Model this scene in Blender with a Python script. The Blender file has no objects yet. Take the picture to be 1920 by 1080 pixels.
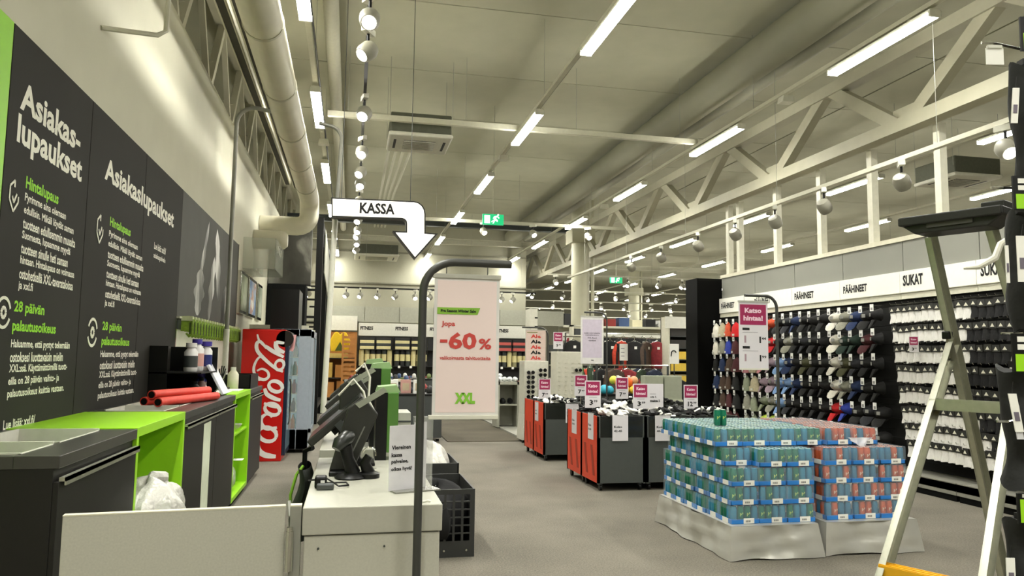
import bpy, math, random
from mathutils import Vector, Matrix
R = random.Random(7)
C = bpy.context.scene.collection
sc = bpy.context.scene
PI = math.pi

# ---------------------------------------------------------------- camera, world, exposure
FPX = 1400.0
CAM = Vector((0, 0, 1.5))
_yaw, _pitch, _roll = [math.radians(a) for a in (12.1, 5.3, 0.74)]
FW = Vector((math.sin(_yaw)*math.cos(_pitch), math.cos(_yaw)*math.cos(_pitch), math.sin(_pitch)))
_r = Vector((math.cos(_yaw), -math.sin(_yaw), 0)); _u = _r.cross(FW)
RT = _r*math.cos(_roll) + _u*math.sin(_roll)
UP = -_r*math.sin(_roll) + _u*math.cos(_roll)
cam = bpy.data.objects.new('camera', bpy.data.cameras.new('camera'))
C.objects.link(cam)
cam.data.sensor_width = 36.0
cam.data.lens = 36.0*FPX/1920.0
cam.data.clip_start = 0.05; cam.data.clip_end = 200
m = Matrix((RT, UP, -FW)).transposed().to_4x4(); m.translation = CAM
cam.matrix_world = m
sc.camera = cam
w = bpy.data.worlds.new('world'); sc.world = w; w.use_nodes = True
w.node_tree.nodes['Background'].inputs[0].default_value = (0.55, 0.55, 0.5, 1)
w.node_tree.nodes['Background'].inputs[1].default_value = 0.25
sc.view_settings.view_transform = 'Standard'; sc.view_settings.look = 'None'
sc.view_settings.gamma = 1.0; sc.view_settings.use_curve_mapping = False
sc.view_settings.exposure = 1.6
LAMP = 22.0      # radiance of the strip lights
SPOT = 7.0
LAMPW = 15.0      # watts per strip light
try:
    sc.cycles.use_denoising = True
    sc.cycles.max_bounces = 6; sc.cycles.diffuse_bounces = 3; sc.cycles.glossy_bounces = 3
    sc.cycles.transparent_max_bounces = 12; sc.cycles.transmission_bounces = 4
    sc.cycles.sample_clamp_indirect = 4.0
    sc.cycles.caustics_reflective = False; sc.cycles.caustics_refractive = False
except Exception:
    pass

def ray(px, py): return FW*FPX + RT*(px-960) - UP*(py-540)
def PX(px, py, x): d = ray(px, py); return CAM + d*((x-CAM.x)/d.x)
def PY(px, py, y): d = ray(px, py); return CAM + d*((y-CAM.y)/d.y)
def PZ(px, py, z): d = ray(px, py); return CAM + d*((z-CAM.z)/d.z)
def PD(px, py, dd): return CAM + ray(px, py)*(dd/FPX)

# ---------------------------------------------------------------- materials
def lin(h):
    h = h.lstrip('#'); o = []
    for i in (0, 2, 4):
        c = int(h[i:i+2], 16)/255.0
        o.append(c/12.92 if c <= 0.04045 else ((c+0.055)/1.055)**2.4)
    return (*o, 1)
_M = {}
KIDS = {}
def M(name, col='808080', rough=.5, metal=0., noise=.06, scale=18., bump=0., emit=0., alpha=1., ecol=None, trans=0., coat=0., spec=None):
    if name in _M: return _M[name]
    mt = bpy.data.materials.new(name); mt.use_nodes = True
    nt = mt.node_tree; b = nt.nodes['Principled BSDF']
    c = lin(col)
    b.inputs['Roughness'].default_value = rough; b.inputs['Metallic'].default_value = metal
    b.inputs['Base Color'].default_value = c
    if spec is not None: b.inputs['Specular IOR Level'].default_value = spec
    if coat: b.inputs['Coat Weight'].default_value = coat
    if trans: b.inputs['Transmission Weight'].default_value = trans
    if alpha < 1: b.inputs['Alpha'].default_value = alpha
    if emit:
        b.inputs['Emission Color'].default_value = lin(ecol or col); b.inputs['Emission Strength'].default_value = emit
    elif noise or bump:
        tc = nt.nodes.new('ShaderNodeTexCoord'); n = nt.nodes.new('ShaderNodeTexNoise')
        n.inputs['Scale'].default_value = scale; n.inputs['Detail'].default_value = 3
        nt.links.new(tc.outputs['Object'], n.inputs['Vector'])
        if noise:
            mr = nt.nodes.new('ShaderNodeMapRange')
            mr.inputs['From Min'].default_value = .25; mr.inputs['From Max'].default_value = .75
            mr.inputs['To Min'].default_value = 1-noise; mr.inputs['To Max'].default_value = 1+noise
            vm = nt.nodes.new('ShaderNodeVectorMath'); vm.operation = 'SCALE'
            vm.inputs[0].default_value = c[:3]
            nt.links.new(n.outputs['Fac'], mr.inputs['Value']); nt.links.new(mr.outputs['Result'], vm.inputs['Scale'])
            nt.links.new(vm.outputs['Vector'], b.inputs['Base Color'])
        if bump:
            bp = nt.nodes.new('ShaderNodeBump'); bp.inputs['Strength'].default_value = bump
            bp.inputs['Distance'].default_value = .02 if bump >= 1 else .01
            nt.links.new(n.outputs['Fac'], bp.inputs['Height']); nt.links.new(bp.outputs['Normal'], b.inputs['Normal'])
    _M[name] = mt
    return mt

def clear_mat(name, col, fac, rough=.05):
    if name in _M: return _M[name]
    mt = bpy.data.materials.new(name); mt.use_nodes = True; nt = mt.node_tree
    for n in list(nt.nodes): nt.nodes.remove(n)
    out = nt.nodes.new('ShaderNodeOutputMaterial'); mx = nt.nodes.new('ShaderNodeMixShader')
    t = nt.nodes.new('ShaderNodeBsdfTransparent'); p = nt.nodes.new('ShaderNodeBsdfPrincipled')
    p.inputs['Base Color'].default_value = lin(col); p.inputs['Roughness'].default_value = rough
    mx.inputs[0].default_value = fac
    nt.links.new(t.outputs[0], mx.inputs[1]); nt.links.new(p.outputs[0], mx.inputs[2]); nt.links.new(mx.outputs[0], out.inputs[0])
    _M[name] = mt
    return mt

def carpet_mat(name, c1, c2):
    mt = bpy.data.materials.new(name); mt.use_nodes = True; nt = mt.node_tree; b = nt.nodes['Principled BSDF']
    tc = nt.nodes.new('ShaderNodeTexCoord')
    n1 = nt.nodes.new('ShaderNodeTexNoise'); n1.inputs['Scale'].default_value = 75; n1.inputs['Detail'].default_value = 4; n1.inputs['Roughness'].default_value = .8
    n2 = nt.nodes.new('ShaderNodeTexNoise'); n2.inputs['Scale'].default_value = 1.3; n2.inputs['Detail'].default_value = 3
    ad = nt.nodes.new('ShaderNodeMath'); ad.operation = 'MULTIPLY_ADD'; ad.inputs[1].default_value = .35; 
    nt.links.new(tc.outputs['Object'], n1.inputs['Vector']); nt.links.new(tc.outputs['Object'], n2.inputs['Vector'])
    nt.links.new(n2.outputs['Fac'], ad.inputs[0]); nt.links.new(n1.outputs['Fac'], ad.inputs[2])
    cr = nt.nodes.new('ShaderNodeValToRGB'); cr.color_ramp.elements[0].position = .45; cr.color_ramp.elements[1].position = .9
    cr.color_ramp.elements[0].color = lin(c1); cr.color_ramp.elements[1].color = lin(c2)
    nt.links.new(ad.outputs[0], cr.inputs[0]); nt.links.new(cr.outputs[0], b.inputs['Base Color'])
    b.inputs['Roughness'].default_value = .95
    bp = nt.nodes.new('ShaderNodeBump'); bp.inputs['Strength'].default_value = .35; bp.inputs['Distance'].default_value = .006
    nt.links.new(n1.outputs['Fac'], bp.inputs['Height']); nt.links.new(bp.outputs['Normal'], b.inputs['Normal'])
    _M[name] = mt
    return mt

def photo_mat(name, stops, scale=(1, 1, 1), dist=3.0):
    """black and white photographic print: streaky noise through a ramp"""
    mt = bpy.data.materials.new(name); mt.use_nodes = True; nt = mt.node_tree; b = nt.nodes['Principled BSDF']
    tc = nt.nodes.new('ShaderNodeTexCoord'); mp = nt.nodes.new('ShaderNodeMapping'); mp.inputs['Scale'].default_value = scale
    n = nt.nodes.new('ShaderNodeTexNoise'); n.inputs['Scale'].default_value = 1.0; n.inputs['Detail'].default_value = 6; n.inputs['Distortion'].default_value = dist
    cr = nt.nodes.new('ShaderNodeValToRGB')
    e = cr.color_ramp.elements
    e[0].position, e[0].color = stops[0][0], lin(stops[0][1]); e[1].position, e[1].color = stops[-1][0], lin(stops[-1][1])
    for p_, c_ in stops[1:-1]:
        k = e.new(p_); k.color = lin(c_)
    nt.links.new(tc.outputs['Object'], mp.inputs[0]); nt.links.new(mp.outputs[0], n.inputs['Vector'])
    nt.links.new(n.outputs['Fac'], cr.inputs[0]); nt.links.new(cr.outputs[0], b.inputs['Base Color'])
    b.inputs['Roughness'].default_value = .35
    _M[name] = mt
    return mt

# ---------------------------------------------------------------- mesh builder
class MB:
    def __init__(s): s.v = []; s.f = []
    def box(s, x0, x1, y0, y1, z0, z1):
        k = len(s.v)
        s.v += [(x0,y0,z0),(x1,y0,z0),(x1,y1,z0),(x0,y1,z0),(x0,y0,z1),(x1,y0,z1),(x1,y1,z1),(x0,y1,z1)]
        s.f += [(k,k+3,k+2,k+1),(k+4,k+5,k+6,k+7),(k,k+1,k+5,k+4),(k+1,k+2,k+6,k+5),(k+2,k+3,k+7,k+6),(k+3,k,k+4,k+7)]
        return s
    def ob(s, c, a, b, d):
        c, a, b, d = map(Vector, (c, a, b, d)); k = len(s.v)
        if a.cross(b).dot(d) < 0: a, b = b, a
        for z in (-1, 1):
            for x, y in ((-1,-1),(1,-1),(1,1),(-1,1)): s.v.append(tuple(c+a*x+b*y+d*z))
        s.f += [(k,k+3,k+2,k+1),(k+4,k+5,k+6,k+7),(k,k+1,k+5,k+4),(k+1,k+2,k+6,k+5),(k+2,k+3,k+7,k+6),(k+3,k,k+4,k+7)]
        return s
    def bar(s, p, q, w, h, up=(0,0,1)):
        p, q = Vector(p), Vector(q); d = q-p; n = d.normalized(); u = Vector(up)
        a = n.cross(u)
        if a.length < 1e-4: a = n.cross(Vector((1,0,0)))
        a.normalize(); b = a.cross(n).normalized()
        return s.ob((p+q)/2, a*w/2, b*h/2, d/2)
    def tube(s, pts, r, n=8, caps=True):
        pts = [Vector(p) for p in pts]; k0 = len(s.v); rs = r if isinstance(r, (list, tuple)) else [r]*len(pts)
        ref = None
        for i, p in enumerate(pts):
            t = (pts[min(i+1, len(pts)-1)] - pts[max(i-1, 0)]).normalized()
            if ref is None:
                ref = t.cross(Vector((0,0,1)))
                if ref.length < .05: ref = t.cross(Vector((1,0,0)))
            a = (ref - t*ref.dot(t)).normalized(); b = t.cross(a); ref = a
            for j in range(n):
                g = 2*PI*j/n; s.v.append(tuple(p + (a*math.cos(g)+b*math.sin(g))*rs[i]))
        for i in range(len(pts)-1):
            for j in range(n):
                A = k0+i*n+j; B = k0+i*n+(j+1) % n
                s.f.append((A, B, B+n, A+n))
        if caps:
            s.f.append(tuple(k0+j for j in reversed(range(n)))); e = k0+(len(pts)-1)*n
            s.f.append(tuple(e+j for j in range(n)))
        return s
    def lathe(s, prof, n=14, o=(0,0,0), axis=2):
        k0 = len(s.v)
        for r, z in prof:
            for j in range(n):
                g = 2*PI*j/n; c, d = r*math.cos(g), r*math.sin(g)
                p = (c, d, z) if axis == 2 else ((z, c, d) if axis == 0 else (d, z, c))
                s.v.append((p[0]+o[0], p[1]+o[1], p[2]+o[2]))
        for i in range(len(prof)-1):
            for j in range(n):
                A = k0+i*n+j; B = k0+i*n+(j+1) % n
                s.f.append((A, B, B+n, A+n))
        s.f.append(tuple(k0+j for j in reversed(range(n)))); e = k0+(len(prof)-1)*n
        s.f.append(tuple(e+j for j in range(n)))
        return s
    def prism(s, poly, o, ua, ub, dep):
        o, ua, ub, dep = map(Vector, (o, ua, ub, dep)); k = len(s.v); n = len(poly)
        for x, y in poly: s.v.append(tuple(o+ua*x+ub*y))
        for x, y in poly: s.v.append(tuple(o+ua*x+ub*y+dep))
        s.f.append(tuple(range(k, k+n))); s.f.append(tuple(reversed(range(k+n, k+2*n))))
        for i in range(n):
            j = (i+1) % n; s.f.append((k+j, k+i, k+n+i, k+n+j))
        return s
    def grid(s, fn, nu, nv, closed=False):
        k = len(s.v)
        for i in range(nu+1):
            for j in range(nv+1): s.v.append(tuple(fn(i/nu, j/nv)))
        for i in range(nu):
            for j in range(nv):
                a = k+i*(nv+1)+j; s.f.append((a, a+1, a+nv+2, a+nv+1))
        return s
    def mesh(s, name, mat, smooth=False):
        me = bpy.data.meshes.new(name); me.from_pydata(s.v, [], s.f); me.update()
        if mat: me.materials.append(mat)
        if smooth:
            me.shade_smooth()
            me.set_sharp_from_angle(angle=math.radians(42))
        return me
    def build(s, name, mat, parent=None, smooth=False, bev=0, loc=None):
        return link(name, s.mesh(name, mat, smooth), parent, bev, loc)

def link(name, me, parent=None, bev=0, loc=None):
    o = bpy.data.objects.new(name, me); C.objects.link(o)
    if parent: o.parent = parent; KIDS.setdefault(parent.name, []).append(o)
    if loc is not None: o.location = loc
    if bev:
        b = o.modifiers.new('bevel', 'BEVEL'); b.width = bev; b.segments = 2; b.limit_method = 'ANGLE'
    return o
def tag(o, label, cat, group=None, kind=None):
    if label: o['label'] = label
    if cat: o['category'] = cat
    if group: o['group'] = group
    if kind: o['kind'] = kind
    return o
def T(name, label, cat, loc=(0,0,0), rz=0, group=None):
    o = bpy.data.objects.new(name, None); C.objects.link(o); o.empty_display_size = .05
    o.location = loc; o.rotation_euler = (0, 0, rz)
    return tag(o, label, cat, group)
def S(o): o['kind'] = 'structure'; return o
def dup(root, loc=None, rz=None, label=None, group=None, mats=None, rot=None):
    c = root.copy(); C.objects.link(c)
    if loc is not None: c.location = loc
    if rz is not None: c.rotation_euler = (0, 0, rz)
    if rot is not None: c.rotation_euler = rot
    if label: c['label'] = label
    if group: c['group'] = group
    def rec(a, b):
        for ch in KIDS.get(a.name, ()):
            d = ch.copy(); C.objects.link(d); d.parent = b
            KIDS.setdefault(b.name, []).append(d)
            if mats and ch.name.split('.')[0] in mats:
                d.material_slots[0].link = 'OBJECT'; d.material_slots[0].material = mats[ch.name.split('.')[0]]
            rec(ch, d)
    rec(root, c)
    return c
def arc(c, r, a0, a1, u, v, n=6):
    c, u, v = Vector(c), Vector(u), Vector(v)
    return [c + u*(r*math.cos(a0+(a1-a0)*i/n)) + v*(r*math.sin(a0+(a1-a0)*i/n)) for i in range(n+1)]
ORD = ['first','second','third','fourth','fifth','sixth','seventh','eighth','ninth','tenth','eleventh','twelfth','thirteenth','fourteenth','fifteenth','sixteenth','seventeenth','eighteenth','nineteenth','twentieth','twenty-first','twenty-second','twenty-third','twenty-fourth','twenty-fifth','twenty-sixth','twenty-seventh','twenty-eighth']

# ---------------------------------------------------------------- lettering
_TX = {}
def glyphs(s, bold=.02, res=2, align='LEFT', shear=0):
    k = (s, bold, res, align)
    if k not in _TX:
        cu = bpy.data.curves.new('lettering', 'FONT'); cu.body = s; cu.offset = bold; cu.resolution_u = res; cu.align_x = align
        cu.size = 1; cu.space_line = .95
        ob = bpy.data.objects.new('lettering_source', cu)
        me = bpy.data.meshes.new_from_object(ob)
        vs = [v.co.copy() for v in me.vertices]; fs = [tuple(p.vertices) for p in me.polygons]
        bpy.data.objects.remove(ob); bpy.data.meshes.remove(me)
        _TX[k] = (vs, fs)
    return _TX[k]
def write(parent, s, o, ua, ub, width, height, mat, bold=.02, res=2, align='LEFT', name='lettering', center=False):
    """flat lettering: box of the text = width x height, bottom left corner at o"""
    vs, fs = glyphs(s, bold, res, align)
    if not vs: return None
    x0 = min(v.x for v in vs); x1 = max(v.x for v in vs); y0 = min(v.y for v in vs); y1 = max(v.y for v in vs)
    o, ua, ub = Vector(o), Vector(ua), Vector(ub)
    if height is None: height = width*(y1-y0)/(x1-x0)
    if width is None: width = height*(x1-x0)/(y1-y0)
    if center: o = o - ua*width/2
    sx, sy = width/(x1-x0), height/(y1-y0)
    mb = MB(); mb.v = [tuple(o + ua*((v.x-x0)*sx) + ub*((v.y-y0)*sy)) for v in vs]; mb.f = fs
    return mb.build(name, mat, parent)

# common materials
white_m = M('white_paint', 'd9d8ca', .5); cream = M('cream_paint', 'cfcbb4', .6)
steel_w = M('white_steel', 'c9c7b3', .5, noise=.05); grey_m = M('grey_laminate', '9c9c92', .45)
black_m = M('black_plastic', '0a0b0a', .4, spec=.3); blk_matte = M('black_matte', '070807', .8, spec=.15); dgrey = M('dark_grey', '3d4140', .5)
chrome = M('chrome', 'c8c8c0', .15, 1.0, 0); alu = M('aluminium', 'b5b6a6', .38, .85, .08, 30)
green_m = M('lime_green', '9bd81e', .4, noise=.03); anth = M('anthracite_laminate', '1d1c19', .5, noise=.08, spec=.3)
paper = M('paper_white', 'eeeee6', .7, noise=.02); ink = M('ink_black', '151515', .8, noise=0); maroon = M('magenta_print', '9c1f52', .6, noise=.02)
lamp_m = M('strip_lamp_glow', 'ffffff', emit=LAMP, ecol='fffcf2', noise=0)
spot_m = M('spot_lamp_glow', 'ffffff', emit=SPOT, ecol='fffaf0', noise=0)
# ================================================================ SETTING
S(MB().box(-3.2, 30, -12, 48, -.1, 0).build('floor', carpet_mat('loop_pile_carpet', '46433a', '857f71')))
ceil = S(MB().box(-3.2, 30, -12, 48, 6.28, 6.4).build('ceiling', M('ceiling_joint_dark', '4a493c', .9)))
cpm = M('ceiling_board', 'b3b29b', .85, noise=.05, scale=2.)
cpa = MB().box(-5.98, 5.98, -1.19, 1.19, 0, .09).mesh('panel', cpm)
for k in range(25):
    for i, xc in enumerate((2.8, 14.8, 26.8) if k > 8 else (2.8, 14.8)):
        link('panel', cpa, ceil, loc=(xc, -10.8+2.4*k, 6.2))
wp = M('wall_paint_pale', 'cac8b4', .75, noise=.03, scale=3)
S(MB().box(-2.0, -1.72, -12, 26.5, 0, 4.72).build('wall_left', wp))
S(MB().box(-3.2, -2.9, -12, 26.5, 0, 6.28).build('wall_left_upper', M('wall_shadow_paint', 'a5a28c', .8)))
S(MB().box(-2.95, -2.0, -12, 26.5, 4.62, 4.72).build('trim_1', wp))
wb = S(MB().box(-3.2, 6.2, 26.5, 26.7, 0, 6.28).build('wall_back', M('back_wall_board', '9d9b88', .8, noise=.03)))
for k in range(8):
    MB().box(-1.95+1.2*k*1.0, -.77+1.2*k, 26.46, 26.5, 2.66, 3.2).build('panel', M('grey_board', '9a9a8b', .7), wb)
for z in (4.0, 5.1):
    MB().box(-2, 6.2, 26.44, 26.5, z, z+.05).build('rail', M('rail_grey', '7a7868', .7), wb)  # duller grey lines across the upper wall boards
S(MB().box(6.2, 6.35, 26.5, 48, 0, 3.2).build('wall_end', grey_m))
S(MB().box(6.2, 30, 46, 46.3, 0, 6.28).build('wall_far', M('far_wall', '8f8d7c', .8)))
S(MB().box(29.8, 30.2, -12, 46, 0, 6.28).build('wall_right', wp))
S(MB().box(-3.2, 30, -12.3, -12, 0, 6.28).build('wall_front', wp))
# dark floor mat in front of the display tables
tag(MB().box(1.72, 3.1, 13.25, 19.5, 0, .012).build('floor_mat', carpet_mat('dark_carpet', '2f2b22', '5e5644')), 'dark brown entrance style mat on the aisle floor beyond the checkout', 'mat')
tag(MB().box(3.12, 6.0, 13.6, 19.5, 0, .03).build('display_plinth', M('plinth_grey', '96958a', .6)), 'low pale grey plinth right of the dark mat under the display tables', 'plinth')

# ---- roof truss beside the light rows
tm = M('truss_paint', 'a9a690', .55, noise=.05, scale=6)
def truss(label, X, ylo, yhi, zlo, zhi, y0, n, pitch, wdt):
    t = T('roof_truss', label, 'truss', (X, y0, zlo))
    MB().box(-wdt*.6, wdt*.6, ylo-y0, yhi-y0, -wdt*.5, wdt*.5).build('bottom_chord', tm, t)
    MB().box(-wdt*.6, wdt*.6, ylo-y0, yhi-y0, zhi-zlo-wdt*.5, zhi-zlo+wdt*.5).build('top_chord', tm, t)
    for k in range(n):
        y = k*pitch
        for s in (-1, 1):
            MB().bar((0, y+s*.1, .02), (0, y+s*pitch/2-s*.08, zhi-zlo), wdt*.8, wdt).build('diagonal', tm, t)
        if k % 1 == 0:
            MB().box(-.02, .02, y-.2, y+.2, wdt*.45, wdt*.45+.16).build('gusset_plate', tm, t)
    return t
truss('pale painted steel roof truss over the cap wall, in front of the round column', 6.8, 1.0, 20.6, 4.5, 5.45, 1.93, 7, 3.03, .17)
truss('smaller-looking steel roof truss running on beyond the round column', 6.8, 21.8, 40, 4.5, 5.45, 23.2, 6, 3.03, .15)
t = T('wall_truss', 'narrow pale steel truss standing on top of the left wall', 'truss', (-1.88, 0, 4.72))
MB().box(-.08, .08, -1, 24, 0, .16).build('bottom_chord', tm, t)
MB().box(-.08, .08, -1, 24, 1.3, 1.46).build('top_chord', tm, t)
for k in range(14):
    y = 1.3+1.7*k
    MB().bar((0, y, .1), (0, y+.85, 1.35), .09, .09).build('diagonal', tm, t)
    MB().bar((0, y+.85, 1.35), (0, y+1.7, .1), .07, .07).build('diagonal', tm, t)
    MB().bar((-.5, y+.3, .55), (.0, y+.3, .55), .07, .07).build('strut', tm, t)

# ---- columns
cm = M('column_paint', 'bfbda4', .5, noise=.04, scale=4)
for lab, x, y, r, tp in (('large round pale column standing where the roof trusses meet', 6.62, 21.2, .27, 6.2), ('distant round column far behind the lilac banner', 14.9, 38, .3, 6.2)):
    t = T('column', lab, 'column', (x, y, 0))
    MB().tube([(0,0,0),(0,0,tp)], r, 20).build('shaft', cm, t, True)
    MB().box(-r*1.3, r*1.3, -r*1.3, r*1.3, 4.9, 5.3).build('capital', cm, t)
    MB().tube([(r+.05,-.2,0),(r+.05,-.2,tp)], .05, 8).build('pipe', cm, t)

# ---- ducts, pipes and cable trays
dm = M('duct_jacket', 'cdc9b2', .42, noise=.05, scale=5, bump=.15)
pts = [(-.84, -2, 4.4), (-.84, 3, 4.4), (-.84, 9, 4.4), (-.84, 14.1, 4.4)] + arc((-.84, 14.1, 4.15), .25, PI/2, 0, (0,1,0), (0,0,1), 5)[1:] + arc((-1.05, 14.35, 4.1), .21, 0, -PI/2, (1,0,0), (0,0,1), 5) + [(-1.715, 14.35, 3.89)]
t = T('air_duct', 'thick pale insulated air duct running along the left wall to an elbow', 'duct', (0,0,0))
MB().tube(pts, .175, 20).build('jacket', dm, t, True)
for k in range(9):
    MB().tube([(-.84, .2+1.6*k, 4.4), (-.84, .24+1.6*k, 4.4)], .182, 20).build('strap', M('duct_strap', 'b3b09a', .4), t, True)
t = T('duct_stub', 'short round duct stub sticking out of the left wall below the elbow', 'duct', (-1.715, 13.6, 3.5))
MB().tube([(0,0,0),(.45,0,0),(.52,0,0),(.57,0,0)], [.17,.17,.155,.11], 16).build('jacket', dm, t, True)
for i, (x, r) in enumerate(((5.62, .27), (6.15, .12))):
    t = T('ceiling_duct', ['wide round spiral duct hung under the ceiling between light rows', 'thin round pipe beside the wide duct under the ceiling'][i], 'duct', (x, 0, 5.85))
    MB().tube([(0,-2,0),(0,26.4,0)], r, 20).build('pipe', M('galvanised_duct', '8d8c79', .6, .0, .04, 3), t, True)
t = T('ceiling_pipe', 'long pale pipe under the ceiling above the left row of lights', 'pipe', (-.38, 0, 5.9))
MB().tube([(0,-2,0),(0,26.4,0)], .1, 12).build('pipe', steel_w, t, True)
for x, z, lab in ((-1.13, 4.72, 'outer of the two cable trays beside the air duct'), (-1.3, 4.78, 'inner cable tray next to the left wall truss')):
    t = T('cable_tray', lab, 'cable tray', (x, 0, z))
    MB().box(-.055, -.04, -1, 14.9, 0, .1).box(.04, .055, -1, 14.9, 0, .1).build('side_rail', steel_w, t)
    MB().box(-.04, .04, -1, 14.9, .01, .025).build('tray_bottom', M('tray_dark', '3a392f', .7), t)
    MB().tube([(.0, -1, .05), (.0, 14.9, .05)], .018, 6).build('cable', black_m, t)
for lab, a, b in (('pale square cross beam hung over the first three light rows', (-.45, 11.3, 5.12), (5.55, 11.3, 5.12)), ('long pale lighting cross rail in front of the round column', (1.7, 18.5, 4.92), (8.7, 18.5, 4.92)), ):
    t = T('cross_rail', lab, 'rail', a)
    MB().box(0, b[0]-a[0], -.04, .04, -.04, .04).build('rail', steel_w, t)
    for k in range(4):
        MB().tube([(.3+k*(b[0]-a[0]-.6)/3, 0, .03), (.3+k*(b[0]-a[0]-.6)/3, 0, 6.2-a[2])], .003, 5).build('hanger', grey_m, t)
for i, (y, z, lab) in enumerate(((22.0, 5.35, 'dark steel cross beam high above the arrow sign'), (24.4, 5.2, 'farther pale cross beam near the back wall'), (30.0, 5.3, 'pale cross beam beyond the round column'))):
    t = T('cross_beam', lab, 'beam', (-2 if i < 2 else 6.4, y, z))
    MB().box(0, 8.5 if i < 2 else 22, -.1, .1, 0, .03).box(0, 8.5 if i < 2 else 22, -.02, .02, .03, .15).box(0, 8.5 if i < 2 else 22, -.1, .1, .15, .18).build('beam', dgrey if i == 0 else steel_w, t)
for k in range(4):
    x = .62+.16*k
    tag(MB().tube([(x, 12.9, 5.6), (x-.05*k, 19, 5.6), (x-.05*k, 24, 5.6)], .03, 8).build('copper_pipe', steel_w), ORD[k].capitalize()+' pale pipe from the left behind the ceiling air conditioner', 'pipe', 'pipes behind the air conditioner')

# ---- ceiling cassette air conditioners
def cassette(lab, x, y, z, s=1.0):
    t = T('air_conditioner', lab, 'air conditioner', (x, y, z))
    a = .48*s
    MB().box(-a*.95, a*.95, -a*.95, a*.95, .06, .38).build('body', M('insulated_body', '5b5d50', .5, .3, .1), t, bev=.02)
    MB().box(-a, a, -a, a, 0, .07).build('frame', white_m, t, bev=.03)
    MB().box(-a*.5, a*.5, -a*.5, a*.5, -.008, .0).build('grille', M('grille_dark', '4c4a3e', .6), t)
    for k in range(9):
        yy = -a*.46+k*a*.92/8
        MB().box(-a*.5, a*.5, yy-.008, yy+.008, -.016, -.008).build('slat', white_m, t)
    for sx in (-1, 1):
        MB().box(sx*a*.78-.02, sx*a*.78+.02, -a*.5, a*.5, -.004, .0).build('vent_slot', black_m, t)
    for sx in (-1, 1):
        for sy in (-1, 1):
            MB().tube([(sx*a*.98, sy*a*.9, .2), (sx*a*.98, sy*a*.9, 6.2-z)], .004, 5).build('hanger_rod', grey_m, t)
cassette('square ceiling air conditioner hung left of the centre lights, nearer one', .98, 12.0, 4.93, 1.05)
cassette('farther ceiling air conditioner near the back wall, above the arrow tip', .75, 25.3, 4.75, 1.5)
cassette('ceiling air conditioner hung beyond the cap wall posts', 11.3, 12.0, 4.95, 1.1)

# ================================================================ LIGHTS
def strip_proto():
    t = T('strip_light', '', 'light', (0, 0, 0))
    MB().box(-.055, .055, -.82, .82, .035, .075).build('housing', white_m, t)
    MB().box(-.062, .062, -.80, .80, 0, .035).build('diffuser', lamp_m, t, bev=.008)
    for s in (-1, 1): MB().box(-.066, .066, s*.81-.012, s*.81+.012, -.004, .06).build('end_cap', white_m, t)
    return t
sp = strip_proto(); used = False
rows = [(-.56, 6.9-3.76-3.73*3, 3.73, 10, 'left'), (2.5, 10.76-3.73*5, 3.73, 10, 'centre'), (5.55, 10.64-3.75*5, 3.75, 10, 'right'),
        (9.55, 5.0, 3.85, 10, 'first row beyond the cap wall'), (12.7, 8.2, 4.1, 9, 'second row beyond the cap wall'), (15.9, 13.0, 4.0, 8, 'third row beyond the cap wall'), (19.1, 19, 4.0, 7, 'fourth row beyond the cap wall'), (22.4, 24, 4.2, 5, 'fifth row beyond the cap wall')]
for x, y0, per, n, nm in rows:
    last = y0+per*(n-1)+1
    t = T('light_rail', ('long pale lighting rail carrying the %s row of strip lights' % nm) if len(nm) < 9 else 'long pale lighting rail of the %s' % nm, 'rail', (x, y0-1.2, 5.03))
    L = last-y0+2
    MB().box(-.03, .03, 0, L, 0, .05).build('rail', steel_w, t)
    MB().tube([(.05, 0, .04), (.05, L, .04)], .012, 6).build('cable', black_m, t)
    for k in range(int(L/3.7)+1):
        MB().tube([(0, .3+k*3.7, .05), (0, .3+k*3.7, 1.17)], .003, 5).build('hanger_wire', grey_m, t)
    for k in range(n):
        k_ = k-3 if n == 10 and len(nm) < 9 else k
        near = ('nearest' if k_ == 0 else ORD[k_]) if k_ >= 0 else 'unseen'
        if nm in ('left', 'centre', 'right'): lab = '%s white strip light %s in the %s row of lights' % (near, 'to the camera' if k_ == 0 else 'from the camera', nm) if k_ >= 0 else '%s strip light behind the camera in the %s row of lights' % (ORD[-k_-1], nm)
        else: lab = '%s strip light from the near end in the %s' % (near if k else 'very nearest', nm)
        loc = (x, y0+per*k, 4.915)
        if not used: LAST = [sp]; o = sp; o.location = loc; o['label'] = lab; o['group'] = 'ceiling strip lights'; used = True
        else: LAST = [dup(sp, loc, 0, lab, 'ceiling strip lights')]
        la = bpy.data.lights.new('strip_light_lamp', 'AREA'); la.shape = 'RECTANGLE'; la.size = .11; la.size_y = 1.6
        la.energy = LAMPW; la.color = (.995, .985, .925); la.spread = math.radians(115 if x < 0 else 150)
        lo = bpy.data.objects.new('lamp_light', la); C.objects.link(lo); lo.parent = LAST[0]; lo.location = (0, 0, -.006)
        MB().box(-.02, .02, y0+per*k-(y0-1.2)-.5, y0+per*k-(y0-1.2)-.46, -.045, 0).build('bracket', steel_w, t)
# sensor boxes on the right row
for k, (x, y) in enumerate(((5.6, 8.75), (5.6, 16.1), (2.52, 12.6), (-.54, 12.4))):
    tag(MB().prism([(-.09,0),(.09,0),(.07,.09),(-.07,.09)], (x, y-.06, 4.94), (1,0,0), (0,0,1), (0,.14,0)).build('sensor_box', white_m, bev=.008), ['white sensor box on the right light row, nearer one','white sensor box on the right light row, farther one','small round-edged sensor box on the centre light row','small junction box on the left light row'][k], 'sensor')

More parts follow.
